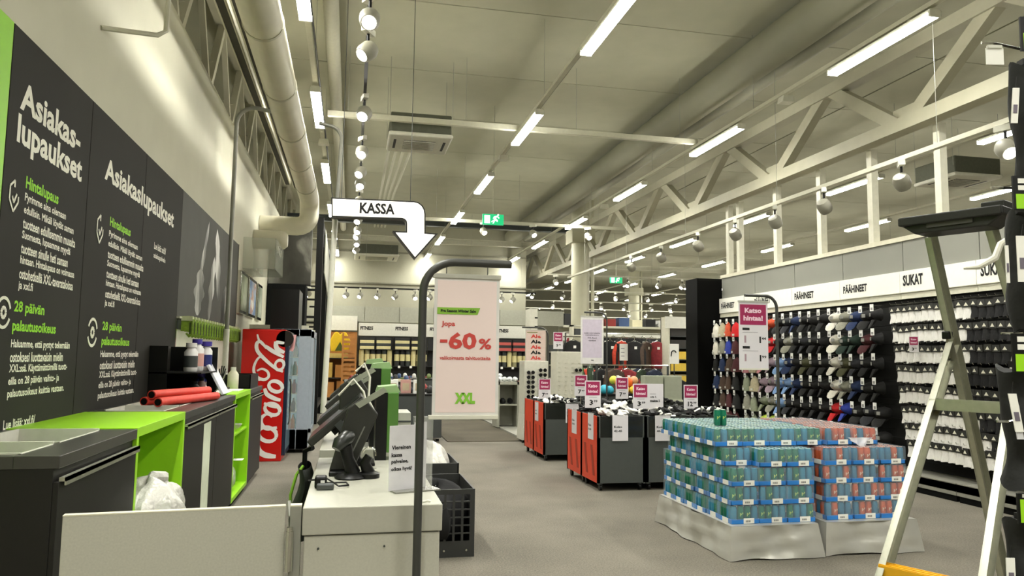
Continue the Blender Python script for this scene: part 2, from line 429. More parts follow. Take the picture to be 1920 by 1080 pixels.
def spot_proto(name, shade_m):
    t = T(name, '', 'light', (0,0,0))
    MB().box(-.03, .03, -.09, .09, -.03, .03).build('adapter', black_m if shade_m is dgrey else white_m, t)
    MB().tube([(0,0,-.02),(0,0,-.11)], .014, 8).build('stem', black_m, t, True)
    d = Vector((-.35, -.55, -.62)).normalized()
    c = Vector((0, 0, -.2)); a = d.orthogonal().normalized()
    MB().tube([c-d*.09, c-d*.075, c-d*.03, c+d*.05, c+d*.09], [.03, .07, .092, .088, .072], 14).build('shade', shade_m, t, True)
    MB().tube([c+d*.088, c+d*.096], [.064, .056], 14).build('lamp_face', spot_m, t, True)
    return t
s1 = spot_proto('track_spotlight', M('spot_shade', '8f8d7f', .5)); first = True
def spot(loc, rz, lab, grp):
    global first
    if first:
        s1.location = loc; s1.rotation_euler = (0,0,rz); s1['label'] = lab; s1['group'] = grp; first = False
    else: dup(s1, loc, rz, lab, grp)
t = T('spotlight_track', 'black spotlight track hung right of the left row of lights', 'track', (.07, 4, 4.62))
MB().box(-.018, .018, 0, 18.5, 0, .035).build('track', black_m, t)
for k in range(6): MB().tube([(0, .5+3.5*k, .03), (0, .5+3.5*k, 1.58)], .003, 5).build('hanger_wire', grey_m, t)
for k, y in enumerate((4.9, 6.35, 7.05, 8.95, 10.7, 11.9, 12.75, 14.2, 16.2, 17.6, 18.4, 19.6, 20.9)):
    spot((.07, y, 4.6), [0, .5, -.5, .2, .4][k % 5], ORD[k]+' spotlight from the camera on the black track left of centre', 'spotlights on the left track')
for k, x in enumerate((3.19, 4.48, 5.96)):
    spot((x, 18.42, 4.87), .9, ['left', 'middle', 'right'][k]+' spotlight of three under the long cross rail', 'spotlights on the cross rail')
t = T('spotlight_track', 'white spotlight track running high in front of the cap wall', 'track', (5.9, 3, 3.72))
MB().box(-.03, .03, 0, 17, 0, .05).build('track', steel_w, t)
for k in range(6): MB().tube([(0, .5+3.*k, .03), (0, .5+3.*k, 2.48)], .003, 5).build('hanger_wire', grey_m, t)
for k, y in enumerate((4.4, 5.68, 7.03, 8.42, 9.56, 10.7, 12.0, 13.6, 15.2)):
    spot((5.9, y, 3.69), 2.6 if k != 1 else .3, ORD[k]+' spotlight from the camera on the track facing the cap wall', 'spotlights by the cap wall')
t = T('spotlight_track', 'black spotlight track spanning in front of the back wall', 'track', (-1.6, 24.2, 3.62))
MB().box(0, 7.6, -.02, .02, 0, .05).build('track', black_m, t)
for k in range(5): MB().tube([(.3+1.7*k, 0, .03), (.3+1.7*k, 0, 2.58)], .003, 5).build('hanger_wire', grey_m, t)
for k in range(13):
    spot((-1.3+.55*k+R.uniform(-.12, .12), 24.15, 3.6), R.uniform(-.9, .9), ORD[k]+' spotlight from the left on the track by the back wall', 'spotlights by the back wall')
for j, (y, z, x0, n) in enumerate(((23.5, 4.2, 6.6, 6), (28, 4.1, 6.9, 9), (32, 4.0, 7.4, 10), (37, 4.0, 8.5, 12), (42, 3.9, 9.5, 14))):
    t = T('spotlight_track', ORD[j]+' of the cross spotlight tracks in the distant part of the hall', 'track', (x0-.4, y, z))
    W = n*1.15+.6
    MB().box(0, W, -.02, .02, 0, .05).build('track', steel_w, t)
    for k in range(3): MB().tube([(.3+W*.45*k, 0, .03), (.3+W*.45*k, 0, 6.2-z)], .003, 5).build('hanger_wire', grey_m, t)
    for k in range(n):
        spot((x0+1.15*k+R.uniform(-.3, .3), y-.05, z-.03), R.uniform(-1, 1), '%s spotlight from the left on the %s distant cross track' % (ORD[k], ORD[j]), 'spotlights in the distant hall')

# ---- exit signs
def exit_sign(lab, x, y, z, s=1.):
    t = T('exit_sign', lab, 'sign', (x, y, z))
    MB().box(-.26*s, .26*s, -.03, .03, -.13*s, .13*s).build('sign_box', M('exit_green', '1fa06a', .4, emit=.5, ecol='12a063', noise=0), t, bev=.008)
    w = M('exit_white', 'f0fff6', emit=.55, ecol='e8fff4', noise=0)
    MB().box(-.22*s, -.08*s, -.036, -.031, -.1*s, .1*s).build('doorway', w, t)
    MB().prism([(0,-.1),(.03,-.1),(.07,-.02),(.12,-.06),(.14,-.03),(.08,.04),(.12,.06),(.16,.02),(.17,.05),(.12,.1),(.03,.07),(.01,.02),(.03,.02),(.05,.04),(.04,0),(-.03,-.05),(-.02,-.07),(.03,-.04)], (-.02*s,-.036,0), (s,0,0), (0,0,s), (0,.004,0)).lathe([(.0,-.036),(.022*s,-.036),(.022*s,-.032),(0,-.032)], 10, (.12*s,0,.115*s), 1).build('running_figure', w, t)
    MB().tube([(0,0,.13*s),(0,0,6.2-z)], .012, 6).build('hanger', steel_w, t)
exit_sign('green illuminated exit sign hanging under the ceiling in front of the cross rail', 3.28, 17.6, 4.82)
exit_sign('small far green exit sign right of the round column', 10.05, 27.5, 4.55, .95)
# ================================================================ LEFT WALL
LX = -1.738
fl = M('mural_black', '24231e', .7, noise=.08, scale=2, spec=.25)
lm = M('mural_lime', '8fd41a', .4, noise=.03)
wt = M('print_white', 'eceadb', .6, noise=0); gt = M('print_green', '8fd418', .6, noise=0)
UA, UB = (0,1,0), (0,0,1)
def panel(y0, y1, z0, z1, mat, label, x=-1.700):
    t = T('wall_panel', label, 'wall panel', (-1.72, y0, z0))
    MB().box(0, x+1.72, .004, y1-y0-.004, 0, z1-z0).build('board', mat, t, bev=.002)
    return t
pg = panel(2.6, 4.06, 1.0, 3.14, lm, 'plain lime green wall panel at the left edge of the picture')
pa = panel(4.06, 5.24, 1.0, 3.14, fl, 'black wall panel with the large broken two-line headline')
pb = panel(5.24, 6.57, 1.0, 3.14, fl, 'black wall panel carrying the start of the one-line headline')
pc = panel(6.57, 7.95, 1.0, 3.14, fl, 'black wall panel with the end of the one-line headline and two short lines')
def lw(p, s, y, z, width, h, mat, bold=.02, x0=0.0212):
    o = p.location
    return write(p, s, (x0, y-o.y, z-o.z), UA, UB, width, h, mat, bold)
lw(pa, 'Asiakas-', 4.185, 2.74, .87, .155, wt, .03)
lw(pa, 'lupaukset', 4.175, 2.52, .94, .195, wt, .03)
lw(pa, 'Hintalupaus', 4.32, 2.335, .45, .085, gt, .03)
L1 = ['Pyrimme aina olemaan', 'edullisin. Mikäli löydät saman', 'tuotteen edullisemmin muualta', 'Suomesta, lupaamme myydä', 'tuotteen sinulle heti samaan', 'hintaan. Hintalupaus on voimassa', 'ostohetkellä XXL-tavarataloissa', 'ja xxl.fi']
W1 = [.58, .72, .76, .69, .66, .78, .77, .18]
for k, (s, ww) in enumerate(zip(L1, W1)): lw(pa, s, 4.32, 2.275-.0665*k, ww, .056, wt, .022)
lw(pa, '28 päivän', 4.29, 1.685, .39, .075, gt, .03); lw(pa, 'palautusoikeus', 4.285, 1.585, .58, .075, gt, .03)
L2 = ['Haluamme, että pystyt tekemään', 'ostoksesi luottavaisin mielin', 'XXL:ssä. Käyttämättömillä tuott-', 'eilla on 28 päivän vaihto- ja', 'palautusoikeus kuittia vastaan.']
W2 = [.82, .72, .8, .68, .77]
for k, (s, ww) in enumerate(zip(L2, W2)): lw(pa, s, 4.285, 1.505-.064*k, ww, .054, wt, .022)
lw(pa, 'Lue lisää: xxl.fi/', 4.265, 1.1, .39, .05, wt, .022)
w_ = lw(pb, 'Asiakaslupaukset', 5.55, 2.645, 2.06, .205, wt, .03)
lw(pb, 'Hintalupaus', 5.725, 2.375, .51, .085, gt, .03)
W1b = [.73, .88, .93, .84, .82, .9, .9, .22]
for k, (s, ww) in enumerate(zip(L1, W1b)): lw(pb, s, 5.72, 2.305-.0705*k, ww, .058, wt, .022)
lw(pb, '28 päivän', 5.705, 1.635, .45, .08, gt, .03); lw(pb, 'palautusoikeus', 5.705, 1.53, .67, .08, gt, .03)
for k, (s, ww) in enumerate(zip(L2, (.95, .86, .93, .78, .88))): lw(pb, s, 5.7, 1.45-.072*k, ww, .06, wt, .022)
lw(pc, 'Lue lisää: xxl.fi/', 6.95, 2.4, .42, .06, wt, .02); lw(pc, 'asiakaspalvelu', 6.95, 2.31, .42, .06, wt, .02)
for p, y, z, s in ((pa, 4.19, 2.28, 1.), (pb, 5.52, 2.33, 1.2)):           # tag and returns pictograms
    yy, zz = y-p.location.y, z-p.location.z
    mb = MB()
    for a, b in (((-.05,.05),(-.05,-.02)),((-.05,-.02),(0,-.075)),((0,-.075),(.05,-.02)),((.05,-.02),(.05,.01)),((-.05,.05),(0,.085)),((0,.085),(0,.05)),((-.02,.0),(0,-.03)),((0,-.03),(.03,.02))):
        mb.bar((.0225, yy+a[0]*s, zz+a[1]*s), (.0225, yy+b[0]*s, zz+b[1]*s), .012*s, .002, (1,0,0))
    mb.build('pictogram', wt, p)
    yy, zz = y-p.location.y-.02, (1.69 if p is pa else 1.63)-p.location.z
    mb = MB()
    for a0, a1 in ((.3, 2.7), (3.5, 5.9)):
        ps = arc((.0225, yy, zz), .075*s, a0, a1, (0,1,0), (0,0,1), 8)
        for a, b in zip(ps, ps[1:]): mb.bar(a, b, .016*s, .002, (1,0,0))
    ps = arc((.0225, yy, zz), .025*s, 0, 2*PI, (0,1,0), (0,0,1), 8)
    for a, b in zip(ps, ps[1:]): mb.bar(a, b, .02*s, .002, (1,0,0))
    mb.build('pictogram', wt, p)
wf = photo_mat('waterfall_photo', [(.3, '2b2b28'), (.42, '5c5c57'), (.5, '9a9a93'), (.6, 'dededa')], (1, 2.2, .35), 1.4)
pf = panel(7.95, 11.76, 2.0-.14, 3.14, M('photo_grey', '45453f', .6, noise=.15, scale=2, spec=.3), 'grey photo panel with a white misty figure above the green hangers')
def blob(y, z, w_, h_, lean, m_):
    mb = MB(); mb.grid(lambda u, v: (.0212+.0008*math.sin(u*9), (y-7.95)+lean*(v-.5)+w_*(u-.5)*math.sin(max(.02, v)*PI)**.6*(1+.25*math.sin(v*17)), (z-1.86)+h_*(v-.5)), 6, 14)
    mb.build('mist_print', m_, pf, True)
blob(9.15, 2.62, .16, .9, .5, wf); blob(9.0, 2.2, .5, .55, .1, wf); blob(10.1, 2.62, .35, .9, -.3, wf); blob(9.75, 2.3, .3, .8, .2, wf); blob(10.7, 2.15, .35, .55, .2, wf)
MB().box(.0195, .0208, 3.0, 3.01, 0, 1.28).build('joint', ink, pf)
MB().box(.0, .03, 3.8, 3.83, 0, 1.28).build('edge_trim', chrome, pf)
# white slatwall strip with green hangers
sw = T('slatwall', 'white back panel behind the counter carrying rows of green hangers', 'slatwall', (-1.72, 7.95, 1.08))
MB().box(0, .012, 0, 3.4, 0, .78).build('board', M('slat_white', 'dad8c8', .5), sw)
MB().box(0, .05, 0, 3.4, .765, .785).build('top_edge', steel_w, sw)
MB().box(.012, .03, .05, 2.35, .66, .76).box(.012, .03, 2.5, 3.35, .66, .76).build('hanger_rail', dgrey, sw)
MB().box(0, .02, .0, .03, 0, .78).build('edge_trim', chrome, sw)
hm = M('clip_green', '8fae3c', .35, noise=.3, scale=30)
mb = MB().tube([(.03,0,0),(.09,0,.0),(.13,0,-.03),(.13,0,-.17),(.10,0,-.19),(.07,0,-.16)], [.012,.016,.02,.02,.016,.01], 8)
mb.box(.02, .15, -.008, .008, -.14, -.02)
hp = mb.mesh('green_hanger', hm, True)
for k in range(22):
    y = 8.08+.16*k if k < 14 else 10.45+.125*(k-14)
    o = bpy.data.objects.new('green_hanger', hp); C.objects.link(o); o.location = (-1.70, y, 1.86)
    MB().box(.02, .13, -.02, .02, -.035, .012).build('pale_top', M('clip_pale', 'd5dcae', .4), o)
    MB().box(.10, .15, -.012, .012, -.17, -.05).build('dark_edge', M('clip_dark', '3f5218', .5), o)
    tag(o, 'green plastic hanger, %s from the left of the %s group on the white slatwall' % ((ORD[k], 'long') if k < 14 else (ORD[k-14], 'short')), 'hanger', 'green hangers on the slatwall')
for k, (y0, y1, pic) in enumerate(((12.0, 12.75, [(.35,'3a4a2c'),(.5,'8a9a70'),(.7,'c9cfb8')]), (12.95, 13.9, [(.38,'3a66a8'),(.5,'a8c4dd'),(.58,'b86a3c'),(.66,'f0efe6')]), (14.15, 14.8, [(.4,'75806c'),(.7,'c2c8b8')]))):
    t = T('framed_poster', ['narrow dark green framed poster nearest on the left wall beyond the photo panel', 'bright blue and orange framed poster on the left wall, middle of three', 'pale framed poster on the left wall, farthest of three'][k], 'poster', (-1.72, y0, 2.12))
    MB().box(0, .05, 0, y1-y0, 0, .66).build('frame', chrome, t, bev=.005)
    MB().box(.05, .053, .06, y1-y0-.06, .05, .61).build('print', photo_mat('poster_print_%d' % k, pic, (1, 3, 3), .5), t)
t = T('acrylic_box', 'clear empty acrylic display box on the left wall above the posters', 'display box', (-1.72, 12.4, 2.85))
am = clear_mat('clear_acrylic', 'c5cabb', .35)
for b in ((0,.5,0,.01,0,.5), (0,.5,1.3,1.31,0,.5), (.49,.5,0,1.31,0,.5), (0,.5,0,1.31,0,.01)): MB().box(*b).build('pane', am, t)
for k in range(3): MB().box(.5, .505, .3+.25*k, .36+.25*k, .3, .42).build('glint_or_sticker', white_m, t)  # white patches paint reflected light dots onto the clear front pane
t = T('wall_pipe', 'thin pale pipe bent out from the top of the left wall', 'pipe', (0, 0, 0))
a_, b_ = PX(189, 52, -1.72), PX(303, 67, -1.42)
MB().tube([a_, a_.lerp(b_, .5), a_.lerp(b_, .93), b_+Vector((.02,.03,.05)), b_+Vector((.03,.05,.8))], .018, 8).build('pipe', steel_w, t, True)
# power poles
t = T('power_pole', 'slim grey power pole with a curved top rising from the back counter', 'pole', (-1.5, 9.75, 1.1))
MB().tube([(0,0,0),(0,0,3.3)]+arc((.22,0,3.3), .22, PI, PI/2, (1,0,0), (0,0,1), 6)+[(.5,0,3.48)], .026, 10).build('pole', M('pole_grey', '8f8f86', .4, .3), t, True)
MB().tube([(0,0,0),(0,0,.7)], .035, 10).build('lower_sleeve', white_m, t, True)
MB().tube([(0,0,0),(0,0,.02)], .06, 12).build('base_plate', chrome, t, True)
t = T('power_pole', 'tall white power pole rising from the till row behind the arrow sign', 'pole', (-.28, 8.75, .85))
MB().tube([(0,0,0),(.04,0,1.5),(.06,0,2.2)], .032, 12).build('lower_pole', white_m, t, True)
MB().tube([(.06,0,2.2),(.1,0,3.15)]+arc((-.06,0,3.15), .16, 0, PI/2, (1,0,0), (0,0,1), 6)+[(-.16,0,3.33)], .022, 10).build('upper_pole', M('pole_grey', '8f8f86', .4, .3), t, True)

# ================================================================ BACK COUNTER
CX0, CX1 = -1.715, -1.08
def cab_dark(y0, y1, label, openings=(), handle=True, top=1.1, note=False, doors=1):
    t = T('cabinet', label, 'cabinet', (CX0, y0, 0)); L = y1-y0; W = CX1-CX0
    MB().box(.01, W-.02, .003, L-.003, .06, top-.05).build('body', anth, t, bev=.002)
    MB().box(.03, W-.05, .02, L-.02, 0, .06).build('plinth', blk_matte, t)
    wtp = MB(); xs = [(0, .1), (W-.16, W)]
    if openings:
        for a, b in xs: wtp.box(a, b, 0, L, top-.05, top)
        ys = [0]+[q for o in openings for q in o]+[L]
        for i in range(0, len(ys), 2): wtp.box(.1, W-.16, ys[i], ys[i+1], top-.05, top)
        for a, b in openings:
            tr = MB().box(.1, .11, a, b, top-.2, top+.012).box(W-.17, W-.16, a, b, top-.2, top+.002).box(.1, W-.16, a, a+.01, top-.2, top+.006).box(.1, W-.16, b-.01, b, top-.2, top+.012).box(.1, W-.16, a, b, top-.2, top-.19)
            tr.build('inset_tray', white_m, t)
    else: wtp.box(0, W, 0, L, top-.05, top)
    wtp.build('worktop', M('worktop_dark', '3b3a36', .3, noise=.05), t, bev=.003)
    for k in range(doors):
        a, b = L*k/doors, L*(k+1)/doors
        d = MB().box(W-.02, W, a+.005, b-.005, .07, top-.1).build('door', anth, t, bev=.002)
        if handle:
            MB().box(W-.004, W+.022, a+.02, b-.02, top-.1, top-.085).box(W+.016, W+.022, a+.02, b-.02, top-.115, top-.085).build('handle', alu, d)
    if note:
        MB().box(W+.001, W+.003, L*.56, L*.8, .1, top-.14).build('paper_notice', M('notice_paper', 'd5dcc2', .7), t)
    return t
c1 = cab_dark(3.22, 4.30, 'nearest dark grey checkout cabinet with two white inset trays and a long handle', ((.06, .4), (.46, 1.0)))
cab_dark(5.47, 6.70, 'dark grey cabinet with a tall white notice, between two lime green units', ((.1, .55), (.6, 1.1)), note=True)
cab_dark(6.70, 7.75, 'narrow dark cabinet just left of the smaller green shelf unit')
cab_dark(8.88, 10.03, 'farthest dark cabinet of the counter, beside the red drinks fridge')
def cab_green(y0, y1, label, shelves):
    t = T('shelf_unit', label, 'shelf unit', (CX0, y0, 0)); L = y1-y0; W = CX1-CX0; top = 1.105
    MB().box(0, W, 0, L, top-.05, top).build('top_board', green_m, t, bev=.002)
    MB().box(0, W, 0, .04, .06, top-.05).build('side_board', green_m, t, bev=.002)
    MB().box(0, W, L-.04, L, .06, top-.05).build('side_board', green_m, t, bev=.002)
    MB().box(0, .02, .04, L-.04, .06, top-.05).build('back_board', green_m, t)
    MB().box(.0, W, .04, L-.04, .06, .1).build('bottom_board', green_m, t)
    MB().box(.02, W-.03, 0, L, 0, .06).build('plinth', blk_matte, t)
    for z in shelves: MB().box(.02, W-.02, .04, L-.04, z, z+.02).build('shelf', green_m, t)
    return t
cab_green(4.30, 5.47, 'large open lime green shelf unit with the white plastic bag inside', (.42,))
cab_green(7.75, 8.88, 'smaller open lime green shelf unit under the black pen stand', (.68,))
# things in and on the counter
def bag(name, label, cat, loc, sx, sy, sz, mat, seed, n=16, pinch=.35, rz=0):
    rr = random.Random(seed); ph = [rr.uniform(0, 6) for _ in range(6)]
    def f(u, v):
        th = 2*PI*u; ph_ = PI*v-PI/2
        r = math.cos(ph_)**.7 if math.cos(ph_) > 1e-4 else 0
        wv = 1+.10*math.sin(5*th+ph[0]+3*v)+.08*math.sin(9*th+ph[1]-5*v)+.05*math.sin(15*th+ph[2])
        z = (math.sin(ph_)+1)/2
        r *= wv*(1-pinch*z**3)
        return (sx*r*math.cos(th), sy*r*math.sin(th), sz*z*(1+.07*math.sin(3*th+ph[3])))
    o = MB().grid(f, n*2, n).build(name, mat, smooth=True); o.location = loc; o.rotation_euler = (0,0,rz)
    return tag(o, label, cat)
pw = M('thin_plastic', 'c4c2ba', .3, noise=.08, bump=1.0, scale=14)
t = T('plastic_bag', 'knotted white plastic bag in the large green shelf unit', 'bag', (-1.12, 4.75, .44))
b1 = bag('bag_body', None, None, (0,0,0), .2, .3, .33, pw, 3); b1.parent = t; KIDS[t.name] = [b1]
b2 = bag('bag_ear', None, None, (.04,.26,.1), .09, .13, .16, pw, 5, 10, .1); b2.parent = t
MB().tube([(0,0,.3),(.02,.03,.34),(.06,.1,.33),(.05,.2,.27)], [.03,.035,.03,.015], 8).build('bag_knot', pw, t, True)
t = T('can_pack', 'blue wrapped pack of cans beside the plastic bag in the green unit', 'can pack', (-1.2, 4.42, .44))
MB().box(-.1, .12, -.06, .1, 0, .05).build('tray', M('tray_blue', '2f7fd0', .4), t, bev=.004)
cg = M('can_teal', '1f8f86', .25, .3)
for i in range(3):
    for j in range(2): MB().lathe([(.024,0),(.027,.01),(.027,.12),(.02,.14)], 10, (-.06+.06*i, -.02+.055*j, .03)).build('can', cg, t, True)
tag(MB().box(-.3, .0, 0, .5, 0, .12).build('cardboard_box', paper, loc=(-1.35, 4.75, .44)), 'pale paper box at the back of the large green shelf unit', 'box')
MBt = MB().lathe([(.02,0),(.03,.0),(.09,.03),(.12,.07),(.115,.07),(.085,.035),(.0,.01)], 16)
o = MBt.build('bowl', white_m, smooth=True); o.location = (-1.2, 8.3, .7); tag(o, 'white bowl on the upper shelf of the smaller green unit', 'bowl')
bag('plastic_bag', 'crumpled clear bag on the bottom shelf of the smaller green unit', 'bag', (-1.25, 8.3, .1), .14, .22, .28, clear_mat('cling', 'dfe6cf', .45), 9, 10)
tag(MB().box(0, .1, 0, .14, 0, .003).build('paper_slip', paper, loc=(-1.17, 8.35, .39)), 'white paper slip on the clear bag in the smaller green unit', 'paper')
bs = T('desk_organiser', 'black two-tier desk organiser with bottles on the back counter', 'organiser', (-1.71, 7.0, 1.1))
MB().box(0, .16, 0, .012, 0, .46).build('side_panel', black_m, bs); MB().box(0, .44, .78, .792, 0, .46).build('side_panel', black_m, bs)
MB().box(0, .012, 0, .79, 0, .46).build('back_panel', M('organiser_back', '33312c', .5), bs)
MB().box(0, .44, 0, .79, 0, .01).build('shelf', black_m, bs); MB().box(0, .44, 0, .79, .22, .232).build('shelf', black_m, bs)
def bottle(lab, loc, r, h, body, cap, capr=.6, label_mat=None, cat='bottle'):
    t = T('bottle', lab, cat, loc)
    MB().lathe([(r*.9,0),(r,.01),(r,h*.68),(r*.55,h*.82),(r*.5,h*.86)], 14).build('body', body, t, True)
    MB().lathe([(r*capr,h*.84),(r*capr,h),(r*capr*.9,h)], 12).build('cap', cap, t, True)
    if label_mat: MB().lathe([(r*1.01,h*.15),(r*1.01,h*.55)], 14).build('label_band', label_mat, t, True)
wh = M('bottle_white', 'e4e2e0', .35); vio = M('bottle_violet', '473a9c', .35); nav = M('bottle_navy', '2a3474', .35)
bottle('white bottle with a dark label on the top shelf of the organiser', (-1.42, 7.3, 1.333), .06, .26, wh, wh, .8, dgrey)
bottle('tall white and violet bottle on the top shelf, rear of two', (-1.42, 7.56, 1.333), .065, .3, wh, vio, .7, M('label_pink', 'd9a79c', .5))
bottle('white jar with a violet lid at the end of the top shelf', (-1.36, 7.7, 1.333), .055, .28, wh, vio, .9, nav)
bottle('navy spray bottle on the lower shelf, right one', (-1.38, 7.62, 1.11), .05, .2, nav, vio, .7, wh)
bottle('small dark bottle at the left of the lower shelf', (-1.35, 7.15, 1.11), .045, .14, black_m, blk_matte)
bottle('small white pot at the middle of the lower shelf', (-1.33, 7.36, 1.11), .05, .13, wh, M('cap_brown', '5a4038', .5), .9)
bottle('small brown bottle at the lower shelf beside the white pot', (-1.31, 7.26, 1.11), .035, .17, M('cap_brown', '5a4038', .5), blk_matte)
bottle('cream dispenser bottle at the far end of the back counter', (-1.28, 8.92, 1.1), .06, .25, cream, white_m, .5)
t = T('tablet', 'white tilted tablet leaning against the black organiser', 'tablet', (-1.3, 7.55, 1.1))
MB().ob((.05, .2, .15), (.0, .17, .0), (-.075, 0, .14), (.01, 0, .006)).build('screen', M('tablet_white', 'e8eaf0', .3), t, bev=.004)
MB().ob((.04, .2, .05), (.0, .05, .0), (.04, 0, .05), (.002, 0, -.002)).build('stand', black_m, t)
tag(MB().box(-.12, .12, -.02, .02, 0, .42).build('folder', M('folder_brown', '3c2f2c', .6), loc=(-1.5, 8.2, 1.1)), 'dark brown upright folder behind the tilted tablet', 'folder')
rm = M('red_wrap', 'd23a2c', .45, noise=.08, bump=.3)
for k, (a, b, z) in enumerate((((-1.5, 6.1), (-1.2, 6.95), 1.135), ((-1.38, 6.0), (-1.12, 6.9), 1.135), ((-1.45, 6.1), (-1.18, 6.85), 1.185))):
    t = T('paper_roll', ['red paper roll at the back of the three on the counter', 'front red paper roll with the open dark end', 'red paper roll lying on top of the other two'][k], 'roll', (a[0], a[1], z))
    v = (b[0]-a[0], b[1]-a[1], 0)
    MB().tube([(0,0,0), v], .034, 14).build('roll', rm, t, True)
    n = Vector(v).normalized()
    MB().tube([tuple(-n*.002), tuple(n*.004)], .026, 12).build('roll_end', blk_matte, t, True)
for k, (x, y, w_, l_, rz) in enumerate(((-1.5, 8.0, .3, .42, .1), (-1.42, 8.35, .28, .4, -.1))):
    tag(MB().box(0, w_, 0, l_, 0, .004*(k+1)).build('paper_sheet', paper, loc=(x, y, 1.106)), ['white paper sheet nearest the organiser on the green unit', 'white paper sheet under the pen stand on the green unit'][k], 'paper')
t = T('pen_stand', 'black pen stand full of scissors and pens on the green unit', 'pen stand', (-1.38, 8.62, 1.106))
MB().box(-.1, .1, -.1, .1, 0, .03).build('base', black_m, t, bev=.006)
MB().lathe([(.05,.03),(.055,.12),(.05,.12),(.045,.04)], 12).build('cup', black_m, t, True)
for k in range(9):
    a = k*.7; MB().tube([(.02*math.cos(a), .02*math.sin(a), .05), (.07*math.cos(a), .08*math.sin(a), .2+.03*(k % 3))], .007, 6).build('pen', black_m if k % 3 else chrome, t, True)
t = T('box', 'low open black box on the farthest dark cabinet', 'box', (-1.5, 9.15, 1.1))
MB().box(0, .38, 0, .012, 0, .16).box(0, .38, .7, .712, 0, .16).box(0, .012, 0, .71, 0, .16).box(.37, .382, 0, .71, 0, .16).box(0, .38, 0, .71, 0, .01).build('tray', black_m, t)
tag(MB().box(0, .06, 0, .3, 0, .012).build('ruler', dgrey, loc=(-1.25, 9.9, 1.1)), 'dark flat strip lying at the end of the farthest cabinet', 'strip')

# ================================================================ FRIDGES AND RACKS ON THE LEFT
t = T('drinks_fridge', 'bright red drinks fridge with white script lettering beside the counter', 'fridge', (-1.5, 11.13, 0))
rd = M('fridge_red', 'c8140f', .28, noise=.02)
MB().box(0, .59, 0, .75, .0, 1.85).build('cabinet', rd, t, bev=.01)
MB().box(.59, .64, .0, .75, .08, 1.62).build('door_frame', M('fridge_navy', '1b2238', .3), t, bev=.008)
MB().box(.6, .645, .06, .69, .16, 1.56).build('door_glass', M('fridge_glass', '7f98a8', .08, .2), t)
MB().lathe([(.12,0),(.12,.75)], 16, (.58, 0, 1.72), 1).build('header', M('header_black', '1a1212', .3), t, True)
MB().tube([(.66,.1,1.72),(.7,.1,1.78),(.68,.1,1.6),(.66,.1,1.55)], .03, 8).build('header_trim', M('header_pink', 'e0a8a8', .4), t, True)
MB().tube([(.665,.08,.5),(.68,.08,.55),(.68,.08,1.1),(.665,.08,1.15)], .014, 8).build('handle', chrome, t, True)
for k in range(5): MB().box(.05, .58, .08, .67, .3+.26*k, .31+.26*k).build('shelf', steel_w, t)
def fz(zx, zy): return Vector(((zx-495)/255*.585, -.004, (972-zy)/785*1.85))
def ell(cx, cy, rx, ry, rot=0, n=18):
    return [(cx+rx*math.cos(a)*math.cos(rot)-ry*math.sin(a)*math.sin(rot), cy+rx*math.cos(a)*math.sin(rot)+ry*math.sin(a)*math.cos(rot)) for a in [2*PI*i/n for i in range(n+1)]]
def cat(pts, n=6):
    out = []; P_ = [pts[0]]+list(pts)+[pts[-1]]
    for i in range(1, len(P_)-2):
        for k in range(n):
            t_ = k/n; a, b, c, d = P_[i-1:i+3]
            out.append(tuple(.5*((2*b[j])+(-a[j]+c[j])*t_+(2*a[j]-5*b[j]+4*c[j]-d[j])*t_*t_+(-a[j]+3*b[j]-3*c[j]+d[j])*t_**3) for j in (0, 1)))
    return out+[tuple(pts[-1])]
SN = 0; mb = MB()
strokes = [([(612,868),(622,905),(650,930),(690,940),(722,943)], 30), (ell(668,812,54,40,.35), 20), ([(700,768),(712,790),(724,800)], 16),
    ([(652,694),(628,716),(630,752),(665,780),(722,772)], 22), ([(652,694),(676,694),(690,712)], 16), (ell(690,664,46,32,.4), 20), ([(640,628),(690,646),(735,652)], 18),
    ([(640,540),(655,575),(700,600),(737,610)], 24), (ell(704,528,42,30,.4), 20), ([(628,485),(600,492)], 10),
    ([(618,342),(590,366),(572,410),(575,450),(598,476),(635,488),(660,470),(652,440),(620,424),(590,436)], 16),
    ([(640,300),(604,262),(582,275),(590,320),(640,372),(700,420),(744,440)], 20), ([(583,218),(598,258),(640,298)], 12),
    ([(630,285),(680,318),(745,352)], 22), ([(694,258),(702,300),(748,325)], 26), (ell(722,400,26,30,.3), 16), ([(694,262),(745,268)], 18)]
for pts_, wd in strokes:
    q = cat(pts_) if len(pts_) < 15 else pts_
    q = [p_ for i, p_ in enumerate(q) if i == 0 or math.hypot(p_[0]-q[i-1][0], p_[1]-q[i-1][1]) > .01]
    V3 = [fz(*p_) for p_ in q]; k0 = len(mb.v); yy = -.002-.0006*SN; SN += 1
    for i, p_ in enumerate(V3):
        d_ = (V3[min(i+1, len(V3)-1)]-V3[max(i-1, 0)]).normalized(); n_ = Vector((-d_.z, 0, d_.x))
        f = math.sin(PI*min(1, (i+.8)/len(q)))*.45+.65 if len(pts_) < 15 else .8+.4*abs(math.sin(2*PI*i/len(q)))
        w__ = wd*f/785*1.85*.5
        mb.v += [(p_.x-n_.x*w__, yy, p_.z-n_.z*w__), (p_.x+n_.x*w__, yy, p_.z+n_.z*w__)]
        if i: mb.f.append((k0+2*i-2, k0+2*i-1, k0+2*i+1, k0+2*i))
mb.build('lettering', M('script_white', 'f1eeea', .5, noise=0), t)
t = T('glass_fridge', 'grey-blue cooler with a glass door full of bottles behind the red fridge', 'fridge', (-1.2, 12.0, .06))
cb = M('cooler_grey', 'a0a9b2', .35)
